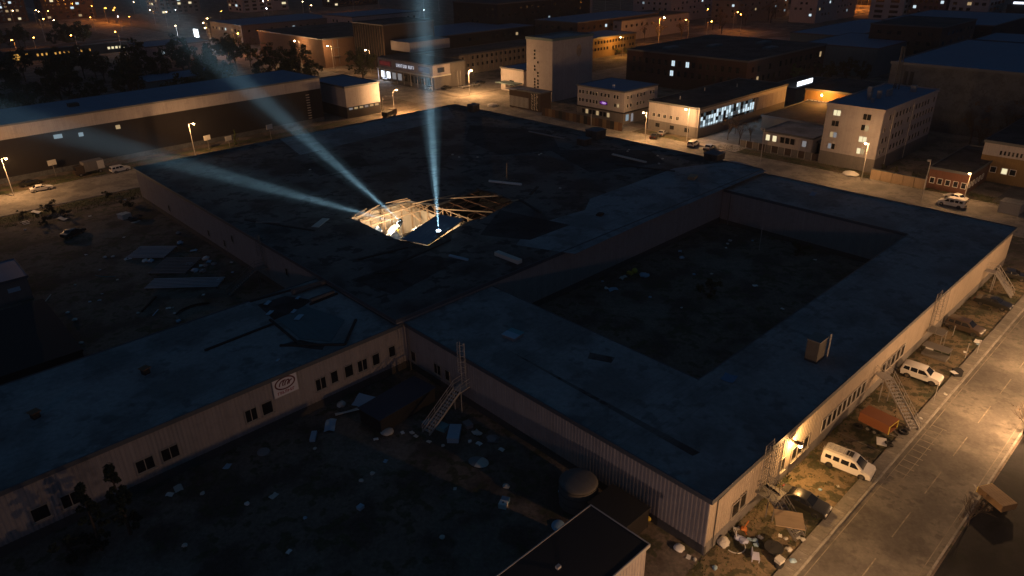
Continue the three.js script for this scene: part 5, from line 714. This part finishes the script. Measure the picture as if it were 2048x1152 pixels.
item('box', 'blue grey box behind the large crate', 'box', [B(-0.6, 0.6, 0, 0.5, -0.5, 0.5), B(-0.64, 0.64, 0.5, 0.56, -0.54, 0.54)], M.teal, 38.94,-54.32); item('box', 'small blue grey box right of the large crate', 'box', [B(-0.55, 0.55, 0, 0.4, -0.4, 0.4), B(-0.58, 0.58, 0.4, 0.44, -0.43, 0.43)], M.grey, 41.39,-52.67); item('rock', 'pale rounded slab below the right wall of the front yard', 'rock', keep(blob(0.75, 0.4)), M.grey, 41.72,-48.72, 0.15); item('sheet', 'pale folded sheet beside the rounded slab', 'sheet', crumple(1.1, 0.8, 4, 0.25), M.offWhite, 41.15,-50.81, 0.05); item('box', 'tiny blue box alone in the middle of the front yard', 'box', [B(-0.3, 0.3, 0, 0.3, -0.25, 0.25), B(-0.32, 0.32, 0.3, 0.34, -0.27, 0.27)], M.bluish, 25.16,-49.96); item('lid', 'round pale lid near the long wing wall', 'lid', C(0.7, 0.65, 0.12, 0, 0, 0, 18), M.grey, 22.24,-65.09);
item('sheet', 'teal sheet under the foot of the yard stair', 'sheet', crumple(1.5, 0.9, 4, 0.2), M.teal, 38.58,-56.41, 0.05);
{ // dark container in the yard corner, tank, tarps
  const o = thing('dark_container', 'large dark box lying in the corner of the front yard', 'container', at(37.41,-60.78), 0.1); part('body', B(-4.2, 4.2, 0, 1.9, -1.9, 1.9), M.black, o); part('cover', crumple(8.8, 4.1, 8, 0.12, 0.04).translate(0, 1.9, 0), mat([0.035, 0.045, 0.07], 0.8), o);
  const t = thing('storage_tank', 'upright round tank between the corner shed and the wing wall', 'tank', [41.2, 0, -35.5]); part('shell', C(1.9, 1.9, 2.6, 0, 0, 0, 28), M.greyWall, t); part('top', new THREE.SphereGeometry(1.92, 28, 6, 0, 6.3, 0, 1.57).scale(1, 0.2, 1).translate(0, 2.6, 0), M.greyWall, t); part('hoop', [0.8, 1.7, 2.5].map((y) => new THREE.TorusGeometry(1.92, 0.04, 5, 28).rotateX(PI / 2).translate(0, y, 0)), M.frameDark, t);
  const h = thing('storage_tank', 'dark square tank right of the round tank', 'tank', [41.6, 0, -30.4]); part('shell', B(-1.8, 1.8, 0, 2.3, -2.6, 1.8), M.darkBrown, h); part('top', B(-1.9, 1.9, 2.3, 2.42, -2.7, 1.9), M.black, h);
}
item('tarp', 'blue tarpaulin bulging behind the corner shed', 'tarpaulin', crumple(2.2, 1.8, 6, 0.4), M.blueTarp, 42.15,-31.43, 0.3); item('tarp', 'smaller blue tarpaulin behind the first one', 'tarpaulin', crumple(1.4, 0.7, 5, 0.3), M.blueTarp, 43.1,-32.2, 0.4); item('lid', 'round bluish lid left of the corner shed', 'lid', new THREE.SphereGeometry(0.9, 18, 6, 0, 6.3, 0, 0.8).scale(1, 0.6, 1.2).translate(0, -0.3, 0), M.bluish, 37.4,-34.63); item('bag', 'white bags tied in a heap left of the round tank', 'bag', [blob(0.35).translate(0, 0.25, 0), blob(0.3).translate(0.3, 0.2, 0.4)], M.bluish, 40.98,-37.45); item('bag', 'two white bags before the round tank', 'bag', [blob(0.32).translate(0, 0.2, 0), blob(0.3).translate(0.9, 0.2, 0.1)], M.bluish, 41.05,-35.88); item('ball', 'small pale ball at the foot of the wing wall', 'ball', new THREE.SphereGeometry(0.28, 14, 10).translate(0, 0.28, 0), M.yellow, 44.11,-29.03); item('rock', 'white block at the foot of the near wing corner', 'block', keep(blob(0.5, 0.5, 0.2)), M.white, 43.21,-24.93, 0.15);
// heap of finds by the near corner
item('bag', 'tied white sack leaning on the near wing corner', 'bag', keep(blob(0.55, 0.9, 0.15, 2)), M.offWhite, 46.48,-22.39, 0.4); item('chair', 'bluish garden chair tipped over in the near corner yard', 'chair', [B(-0.45, 0.45, 0.35, 0.42, -0.35, 0.35), B(-0.45, 0.45, 0.42, 1.0, -0.35, -0.28), C(0.04, 0.04, 0.35, -0.4, 0, 0.3), C(0.04, 0.04, 0.35, 0.4, 0, 0.3), C(0.04, 0.04, 0.35, -0.4, 0, -0.3), C(0.04, 0.04, 0.35, 0.4, 0, -0.3)], mat([0.5, 0.53, 0.7], 0.6), 47.07,-19.51, 0, 0.6); item('table', 'black round table top in the near corner yard', 'table', [C(0.85, 0.85, 0.08, 0, 0.6, 0, 20), C(0.08, 0.08, 0.6, 0, 0, 0), C(0.4, 0.4, 0.06, 0, 0, 0, 14)], M.black, 48.91,-18.76); item('box', 'pale lidded box on a black bin near the pavement', 'box', [B(-0.35, 0.35, 0.55, 0.85, -0.3, 0.3), B(-0.38, 0.38, 0.85, 0.9, -0.33, 0.33)], M.offWhite, 47.83,-17.65); item('bin', 'black bin under the pale box near the pavement', 'bin', C(0.4, 0.46, 0.55, 0, 0, 0, 14), M.black, 47.83,-17.65); item('toy', 'orange plastic toy in the heap of the near corner yard', 'toy', [blob(0.3).translate(0, 0.3, 0), bar(V(0, 0.4, 0), V(0.6, 0.9, 0.2), 0.07), bar(V(0, 0.2, 0), V(-0.3, 0, 0.4), 0.06)], M.orange, 49.36,-21.98); item('sheet', 'bluish crumpled clothes in the near corner heap', 'clothes', [blob(0.4, 0.6).translate(0, 0.25, 0), blob(0.35, 0.6).translate(0.5, 0.2, 0.2)], mat([0.45, 0.5, 0.68], 0.8), 48.09,-21.24); item('tube', 'curved pale hose before the near corner heap', 'hose', new THREE.TorusGeometry(0.9, 0.05, 6, 20, 3.6).rotateX(PI / 2).translate(0, 0.05, 0), M.offWhite, 47.16,-21.56); item('frame', 'white bent chair frame on the near corner heap', 'frame', [bar(V(-0.5, 0, 0), V(-0.4, 0.9, 0), 0.04), bar(V(-0.4, 0.9, 0), V(0.4, 0.8, 0.1), 0.04), bar(V(0.4, 0.8, 0.1), V(0.5, 0, 0.3), 0.04), bar(V(-0.4, 0.4, 0), V(0.45, 0.4, 0.2), 0.04)], M.white, 48.14,-22.3); item('box', 'white square board with a black wheel on the parking strip', 'board', [B(-0.7, 0.7, 0.3, 0.38, -0.5, 0.5)], M.white, 71.47,-18.19, 0, 0.4); item('tyre', 'loose wheel beside the white square board', 'wheel', new THREE.TorusGeometry(0.36, 0.13, 8, 18).rotateX(1.2).translate(0, 0.3, 0), M.rubber, 71.7,-17.48); item('box', 'pale small cabinet in front of the white off road car', 'cabinet', [B(-0.5, 0.5, 0, 0.9, -0.4, 0.4), B(-0.54, 0.54, 0.9, 0.96, -0.44, 0.44)], M.black, 91.79,-17.05); item('sheet', 'bright white sheet on the small dark cabinet', 'sheet', crumple(0.8, 0.6, 3, 0.05), M.white, 90.64,-17.15, 1.0); item('tyre', 'black tyre lying at the foot of the steel stair', 'tyre', new THREE.TorusGeometry(0.42, 0.16, 8, 18).rotateX(PI / 2).translate(0, 0.16, 0), M.rubber, 75.16,-17.26); item('tyre', 'black tyre lying under the orange trailer', 'tyre', new THREE.TorusGeometry(0.42, 0.16, 8, 18).rotateX(PI / 2).translate(0, 0.16, 0), M.rubber, 72.6,-21.22); 
{ // glass kiosk under the caged ladder, wire fence posts by the kerb
  const o = thing('glass_booth', 'low booth with glass panes under the caged ladder', 'booth', at(94.98,-20.68), S); part('body', B(-1.4, 1.6, 0, 0.35, -0.7, 0.7), M.steel, o); part('roof', B(-1.5, 1.7, 1.35, 1.45, -0.8, 0.8), M.steel, o); for (let k = 0; k < 3; k++) part('pane', B(-1.36 + k, -0.42 + k, 0.38, 1.32, -0.7, -0.66), k ? mat([0.03, 0.04, 0.02], 0.15) : M.white, o); for (let k = 0; k < 4; k++) part('post', B(-1.42 + k, -1.36 + k, 0.35, 1.35, -0.72, -0.64), M.steel, o);
  for (const [x, z, h] of [[83.59,-16.98, 2.6], [99.4,-16.95, 2.0], [97.25,-17.68, 2.2], [102.35,-20.78, 1.6]]) solo('fence_post', 'thin pale fence post at the edge of the parking strip', 'post', [C(0.05, 0.04, h, 0, 0, 0, 6), B(-0.08, 0.08, h - 0.05, h, -0.08, 0.08)], M.steelLight, [x, 0, z], 0, 'fence posts on the parking strip');
  const w = thing('kerb_wall', 'low fence of dark boards along the far kerb of the side road', 'fence'); const bd = keep(B(-1.18, 1.18, 0, 1.0, -0.05, 0.05)); for (let k = 0; k < 28; k++) part('board', bd, k % 3 ? M.darkBrown : M.brown, w).position.set(88 + k * 2.4, R(-0.03, 0.03), -7.7); part('top_rail', B(86.8, 155, 1.0, 1.06, -7.78, -7.62), M.tan, w);
}
// lattice frames in the left yard
function lattice(label, x, z, t, w, d, nb, m) { const o = thing('lattice_frame', label, 'frame', [x, 0, z], t); const bg = keep(B(-w / 2, w / 2, 0, 0.12, -0.1, 0.1)), rg = keep(B(-0.06, 0.06, 0, 0.1, -d / 2, d / 2)); for (let k = 0; k < nb; k++) part('bar', bg, m, o).position.set(0, 0.4, -d / 2 + (d * k) / (nb - 1)); for (const q of [-0.48, -0.16, 0.16, 0.48]) part('cross_bar', rg, M.frameDark, o).position.set(w * q, 0.29, 0); for (const q of [-0.48, 0.48]) for (const e of [-0.48, 0.48]) part('foot', B(w * q - 0.08, w * q + 0.08, 0, 0.29, d * e - 0.08, d * e + 0.08), M.frameDark, o); return o; }
const lm = mat([0.4, 0.44, 0.5], 0.5);
lattice('upper left bluish lattice frame lying on the left yard', 33.57,-133.63, -0.78, 7, 5, 9, lm); lattice('dark lattice frame between the bluish ones on the left yard', 34.35,-124.11, -0.78, 6.5, 6.4, 11, M.grey); lattice('long lower lattice frame lying on the left yard', 32.82,-115.47, -0.74, 12, 3.4, 7, lm);
litter('pale plastic bag heaped beside the lattice frames', 'bags beside the lattice frames', [[40.85,-140.53, 2.2], [39.06,-134.92, 2.4], [39.59,-129.44, 2.2], [39.55,-123.8, 2.6], [39.48,-122.27, 2], [39.56,-120.29, 2], [37.94,-121.34, 2], [38.29,-120.67, 2], [36.12,-119.86, 2.4], [36.96,-118.69, 2.2], [29.48,-134.21, 2.2], [31.29,-130.73, 2.2], [32.06,-129.93, 2.2], [37.52,-112.88, 2.2], [36.58,-123.99, 2]], [M.bluish, M.white, M.grey]);
item('box', 'white cardboard box with a grey lid near the hall wall on the left yard', 'box', [B(-1, 1, 0, 1, -0.9, 0.9), B(-1.1, 0.2, 1, 1.06, -1, 1)], M.offWhite, 36.38,-158.39, 0, 0.3); item('sheet', 'dark tarpaulin heap beside the cardboard box', 'tarpaulin', crumple(2.8, 2, 5, 0.7), M.black, 37.61,-155.36, 0.2); item('sheet', 'white flat panel next to the cardboard box', 'panel', crumple(1.8, 0.9, 3, 0.1), M.offWhite, 37.2,-154.08); item('sheet', 'white rubble slab on the verge of the left road', 'slab', crumple(2.6, 1.2, 4, 0.3), M.white, 23.82,-176.09, 0.1); item('sheet', 'second white slab among the bushes of the left yard', 'slab', crumple(2.8, 1.2, 4, 0.25), M.offWhite, 26.72,-167.23, 0.1); item('sheet', 'broken white slats near the left edge of the left yard', 'slats', [crumple(1.4, 0.3, 3, 0.1), crumple(1.4, 0.3, 3, 0.1).translate(0, 0, 1), crumple(1.2, 0.3, 3, 0.1).translate(0.2, 0, -1)], M.white, 20.71,-170.52, 0.05); item('plank', 'thin pale batten on the left yard right of the small shed', 'plank', B(-1.4, 1.4, 0.02, 0.1, -0.06, 0.06), M.offWhite, 14.9,-126.61, 0, 1.05); item('plank', 'short pale batten on the left yard near the hose', 'plank', B(-1, 1, 0.02, 0.1, -0.08, 0.08), M.bluish, 25.56,-108.62, 0, 0.85); item('plank', 'long dark beam lying on the left yard', 'beam', B(-2.6, 2.6, 0.02, 0.25, -0.12, 0.12), M.black, 25.86,-112.41, 0, 0.85); item('tube', 'thick black hose curving beside the long wing', 'hose', [new THREE.TorusGeometry(3.4, 0.14, 6, 30, 1.7).rotateX(PI / 2).rotateY(1.6).translate(0, 0.14, 0), new THREE.TorusGeometry(3, 0.05, 5, 30, 1.6).rotateX(PI / 2).rotateY(1.6).translate(0, 0.06, 0)], M.rubber, 30.22,-103.41); item('bag', 'torn white bag at the end of the black hose', 'bag', blob(0.4, 0.6), M.bluish, 26.99,-103.04, 0.2); item('tube', 'pale cable trailing left of the lattice frames', 'cable', new THREE.TorusGeometry(5, 0.04, 5, 24, 0.8).rotateX(PI / 2).rotateY(2.2).translate(0, 0.04, 0), M.teal, 27.95,-132.27);
// inner courtyard finds
item('ball', 'yellow ball by the inner courtyard wall', 'ball', new THREE.SphereGeometry(0.5, 14, 10).translate(0, 0.5, 0), M.yellow, 88.3,-64.98); item('box', 'low yellow box left of the yellow ball', 'box', [B(-0.5, 0.5, 0, 0.35, -0.3, 0.3), B(-0.52, 0.52, 0.35, 0.4, -0.32, 0.32)], M.yellow, 87.62,-65.39); item('bag', 'white bundle right of the yellow ball', 'bag', blob(0.8, 0.45, 0.2, 2), M.bluish, 88.61,-63.24, 0.2); item('sheet', 'crumpled white sheet left of the yellow ball', 'sheet', crumple(1.6, 0.8, 4, 0.3), M.offWhite, 85.41,-65.11, 0.05); item('sheet', 'bluish sheet at the corner of the inner courtyard', 'sheet', crumple(1.6, 1.1, 4, 0.2), M.bluish, 80.84,-63.59, 0.05); item('plank', 'long white plank along the far wall of the inner courtyard', 'plank', B(-0.12, 0.12, 0.02, 0.2, -5, 5), M.offWhite, 120.96,-47.07, 0, 0); item('post', 'thin post standing at the far end of the inner courtyard', 'post', [C(0.06, 0.05, 4.2, 0, 0, 0, 6), B(-0.1, 0.1, 4.15, 4.2, -0.1, 0.1)], M.steelLight, 111.74,-55.31, 0, 0);
// ---------- on the roofs ----------
const onRoof = (n, lab, cat, g, m, x, z, y, t) => solo(n, lab, cat, g, m, [x, y, z], t);
const rb = (x0, z0, x1, z1, w, h, y = 7.66) => beam(V(x0, y + h / 2, z0), V(x1, y + h / 2, z1), w, h);
solo('plank', 'white flat board on the roof left of the glowing hole', 'board', rb(52.23,-105.13, 55.69,-107.49, 1.3, 0.08), M.offWhite); solo('plank', 'narrow white batten on the roof below the tilted sheet', 'batten', rb(60.33,-78.93, 61.2,-75.6, 0.4, 0.25), M.bluish); solo('beam', 'thick white beam on the roof right of the narrow batten', 'beam', rb(65.7,-74.21, 65.85,-69.21, 0.9, 0.6), M.offWhite); solo('tube', 'bright white tube on the roof right of the vertical beam', 'tube', rb(89.48,-102.63, 92.33,-96.26, 0.4, 0.35), M.white); solo('plank', 'long grey plank on the far side of the hall roof', 'plank', rb(124.19,-126.47, 124.86,-115.12, 0.5, 0.2), M.grey); solo('plank', 'long pale plank near the right end of the hall roof', 'plank', rb(121.54,-97.38, 121.4,-88.11, 0.6, 0.25), M.offWhite); solo('post', 'thin post standing on the hall roof behind the white tube', 'post', [C(0.07, 0.06, 3.4, 0, 0, 0, 6), bar(V(0, 1.2, 0), V(-3, 0.1, 1.5), 0.03)], M.tan, at(92.84,-100.98, 7.6)); solo('plank', 'dark plank on the roof between the hole and the left edge', 'plank', rb(46.16,-114.61, 49.09,-111.55, 0.25, 0.15), M.grey);
for (const [x, z, w, h, lab] of [[131.25,-156.19, 2.4, 1.8, 'square chimney at the back corner of the hall roof'], [130.68,-110.15, 3.4, 2.0, 'square chimney on the far edge of the hall roof'], [124.18,-108.11, 2.4, 1.4, 'low vent box in front of the far edge chimney'], [133.74,-79.31, 3.2, 1.3, 'square chimney at the right end of the hall roof']]) { const o = thing('chimney', lab, 'chimney', [x, 7.6, z]); part('stack', B(-w / 2, w / 2, 0, h, -w / 2, w / 2), M.roofOld, o); part('cap', B(-w / 2 - 0.15, w / 2 + 0.15, h, h + 0.15, -w / 2 - 0.15, w / 2 + 0.15), M.flashing, o); }
for (const [x, z, lab] of [[4.79,-78.37, 'small black vent near the left edge of the long wing roof'], [15.97,-79.03, 'small black vent in the middle of the long wing roof']]) { const o = thing('roof_vent', lab, 'vent', [x, 6.8, z], 0.3); part('stack', B(-0.35, 0.35, 0, 0.7, -0.35, 0.35), M.black, o); part('cap', B(-0.5, 0.5, 0.7, 0.78, -0.5, 0.5), M.rust, o); }
{ const o = thing('roof_hatch', 'blue roof hatch on the courtyard wing', 'hatch', at(51.29,-55.36, 6.8), 0.15); part('curb', B(-0.9, 0.9, 0, 0.4, -0.9, 0.9), M.grey, o); part('lid', B(-1, 0.1, 0.4, 0.5, -1, 1), M.bluish, o); part('lid', B(0.12, 1, 0.4, 0.48, -1, 1), M.teal, o);
  const v = thing('vent_tower', 'tall grey duct with a pole on the street side roof', 'duct', [72, 6.8, -27.2]); part('duct', B(-1, 1, 0, 2.7, -0.7, 0.7), M.plinth, v); part('rim', B(-1.1, 1.1, 2.7, 2.8, -0.8, 0.8), M.steel, v); part('pole', C(0.09, 0.09, 3.2, 1.1, 0, 0.95, 8), M.steelLight, v);
  solo('sheet', 'bluish metal sheet at the inner edge of the street side roof', 'sheet', crumple(1.6, 1.4, 3, 0.15), M.blueTarp, at(61.59,-31.81, 6.8), 0.2); solo('sheet', 'faint blue puddle sheet on the far end roof', 'sheet', crumple(2.4, 1, 3, 0.06), M.blueTarp, at(127.91,-54.28, 6.81), 0.2); solo('box', 'low tan box on the lighter felt near the right end of the hall roof', 'box', [B(-1.1, 1.1, 0, 0.5, -0.7, 0.7), B(-1.15, 1.15, 0.5, 0.56, -0.75, 0.75)], M.tan, at(118.7,-74.7, 7.62), 0.3); solo('box', 'small black drain box on the lighter felt', 'box', [B(-0.7, 0.7, 0, 0.25, -0.5, 0.5), B(-0.5, 0.5, 0.25, 0.35, -0.3, 0.3)], M.black, at(90.02,-74.31, 7.62), 0.3); }
for (const [x, z, s, lab] of [[34.99,-78.73, 1.5, 'bright split white panel on the torn felt'], [34.04,-85.61, 1.2, 'upper white strip left of the torn felt'], [32.88,-82.66, 1.2, 'lower white strip left of the torn felt'], [37.69,-84.05, 0.9, 'white scrap inside the dark tear'], [28.01,-70.73, 0.6, 'small blue white scrap near the wing eaves'], [35.35,-80.76, 1, 'dull bluish scrap above the split panel']]) solo('sheet', lab, 'sheet', crumple(s, s * 0.5, 3, 0.08), M.bluish, [x, 6.9, z], 0.6);
for (const [x, z] of [[127.34,-97.34], [127.55,-89.62], [126.31,-87.39], [122.64,-85.64], [96.09,-89.48], [110.51,-109.42], [97.31,-123.82], [96.98,-121.11], [99.78,-118.05], [68.94,-137.08], [111.41,-109.68], [126.09,-96.78]]) { const o = solo('rubble_piece', 'pale scrap of rubble lying on the big hall roof', 'litter', scrapG[(rnd() * 3) | 0], M.offWhite, [x, 7.7, z], R(0, 6), 'rubble on the big hall roof'); o.userData.kind = 'thing'; }
// ---------- street furniture ----------
for (const [x, z, h, lab] of [[85.99,-191.53, 5, 'square sign on a post before the dark hall'], [71.67,-200.77, 3, 'pale notice board with a dark bin below, by the left road'], [77.1,-199.65, 2, 'low white notice board beside the small conifer'], [34.23,-204.7, 3, 'small white sign on a post by the left road']]) { const o = thing('post_sign', lab, 'sign', [x, 0, z], 0.2); part('post', C(0.08, 0.08, h, 0, 0, 0, 8), M.steel, o); part('board', B(-1, 1, h - 0.2, h + 1.1, -0.06, 0.06), M.offWhite, o); }
{ const o = thing('billboard', 'glowing white billboard by the road at upper left', 'billboard', at(165.7,-446.03)); part('pole', C(0.3, 0.3, 6, 0, 0, 0, 8), M.steel, o); part('lit_sign', B(-0.3, 0.3, 5, 9.4, -3.4, 2.6), L.sign, o); const l = new THREE.PointLight(0xe8f4ff, 2500); l.position.set(-1.5, 7, 1); l.castShadow = true; l.shadow.radius = 40; l.name = 'sign_light'; o.add(l);
  const d = thing('dump_truck', 'dark dump truck parked at the annex corner', 'truck', at(129.33,-196.84), 0.4); part('tray', [B(-2.4, 1.6, 1, 2.3, -1.1, 1.1)], M.black, d); part('cab', [B(1.8, 3.4, 0.6, 2.6, -1.05, 1.05)], M.brown, d); part('windscreen', B(3.4, 3.44, 1.6, 2.4, -0.9, 0.9), M.carGlass, d); for (const x of [-1.6, -0.5, 2.5]) for (const s of [-0.95, 0.95]) part('wheel', new THREE.CylinderGeometry(0.45, 0.45, 0.3, 14).rotateX(PI / 2).translate(x, 0.45, s), M.rubber, d);
  for (const [x, z, lab] of [[164.52,-185.46, 'white covered heap at the roadside left of the kiosk'], [167.08,-63.05, 'white tarpaulin heap by the lamp at the four storey block']]) item('tarp', lab, 'tarpaulin', blob(1.7, 0.35, 0.18, 2), M.offWhite, x, z, 0.3);
  const f = thing('mesh_gate', 'tall wire mesh gate at the right edge behind the street wall', 'gate', [136.5, 0, -20.5], 0.1); for (let k = 0; k < 6; k++) part('upright', bar(V(k * 1.6, 0, 0), V(k * 1.6, 5, 0), 0.05), M.steel, f); for (let k = 0; k < 8; k++) part('wire', bar(V(0, 0.5 + k * 0.62, 0), V(8, 0.5 + k * 0.62, 0), 0.025, 4), M.steel, f); }
// ---------- far lamps ----------
struct('added_lamp_pads', [sheet(161, 180, -1100, -392, 0.03)].concat([[167.66,-451, 14], [591.05,-240.07, 40], [403.63,-234.36, 20], [546.59,-253.51, 30], [354.41,-228.03, 12]].map(([x, z, s]) => sheet(x - s, x + s, z - s, z + s, 0.02))), M.asphaltPale).name = 'far_street_and_lamp_pads';  // street strip, plus pale squares added under far lamps to brighten their pools
const farLamp = (x, z, p, o = {}) => streetLamp(x, z, R(0, 6), p * 0.14, o.label || 'distant street lamp among the far streets', o.group || 'distant street lamps', { h: o.h || 1.2, bulb: o.bulb || L.sodiumFar, color: o.color || 0xffa850 });
for (const [x, z, p, amber] of [[179.34,-668.37, 6000, 1], [177.82,-636.6, 4000, 1], [179.88,-704.39, 4000, 1], [197.04,-609.21, 500], [195.66,-580.09, 600], [191.11,-496.1, 700], [180.46,-466.04, 500], [190.49,-461.13, 900, 1], [219.48,-728.11, 400], [160.14,-460.84, 900], [168.01,-432.05, 3000], [163.47,-388.23, 3500, 1], [174.48,-345.53, 500], [353.4,-576.95, 2600, 1], [311.43,-588.5, 300], [291.47,-540.56, 300], [307.64,-638.63, 300], [419.41,-265.28, 600, 1], [358.63,-237.36, 700, 1], [355.31,-223.22, 600, 1], [412.04,-241.09, 1500, 1], [400.83,-229.38, 1300, 1], [591.42,-239.47, 7000, 1], [567.42,-236.7, 5000, 1], [629.84,-249.65, 6000, 1], [556.1,-254.22, 900], [531.79,-253.92, 900], [535.26,-263.34, 700], [570.81,-255.3, 800], [123.41,-714.18, 300], [135.6,-696.8, 400], [137.4,-681.06, 400], [140.04,-677.32, 300, 1], [77.04,-461.51, 800, 1], [85.96,-461.9, 300, 1], [104.57,-456.57, 260, 1], [125.97,-455.03, 300, 1], [120.36,-577.34, 240], [464.85,-371.05, 300], [468.73,-389.4, 300]]) farLamp(x, z, p, amber ? { bulb: L.amberFar, color: 0xff8f2e, label: 'distant amber street lamp among the far streets', group: 'distant amber street lamps' } : {});
for (let k = 0; k < 46; k++) { const a = R(-0.62, 0.62), d = R(560, 900), x = d * Math.cos(0.8235 + a), z = -d * Math.sin(0.8235 + a); const o = farLamp(x, z, 0, { bulb: rnd() < 0.4 ? L.amberFar : L.whiteFar, h: R(0.8, 1.8), label: 'tiny far street lamp near the top edge', group: 'tiny far street lamps' }); }
streetLamp(392, -58, PI, 2600, 'amber lamp on the wall of the lit hall gable behind the concrete hall', undefined, { color: 0xff9020, bulb: L.amberFar, h: 0.8 });
streetLamp(238, -150, 1, 0, 'unlit lamp post before the brick works', undefined, { bulb: M.steelLight });
renderer.render(scene, camera);
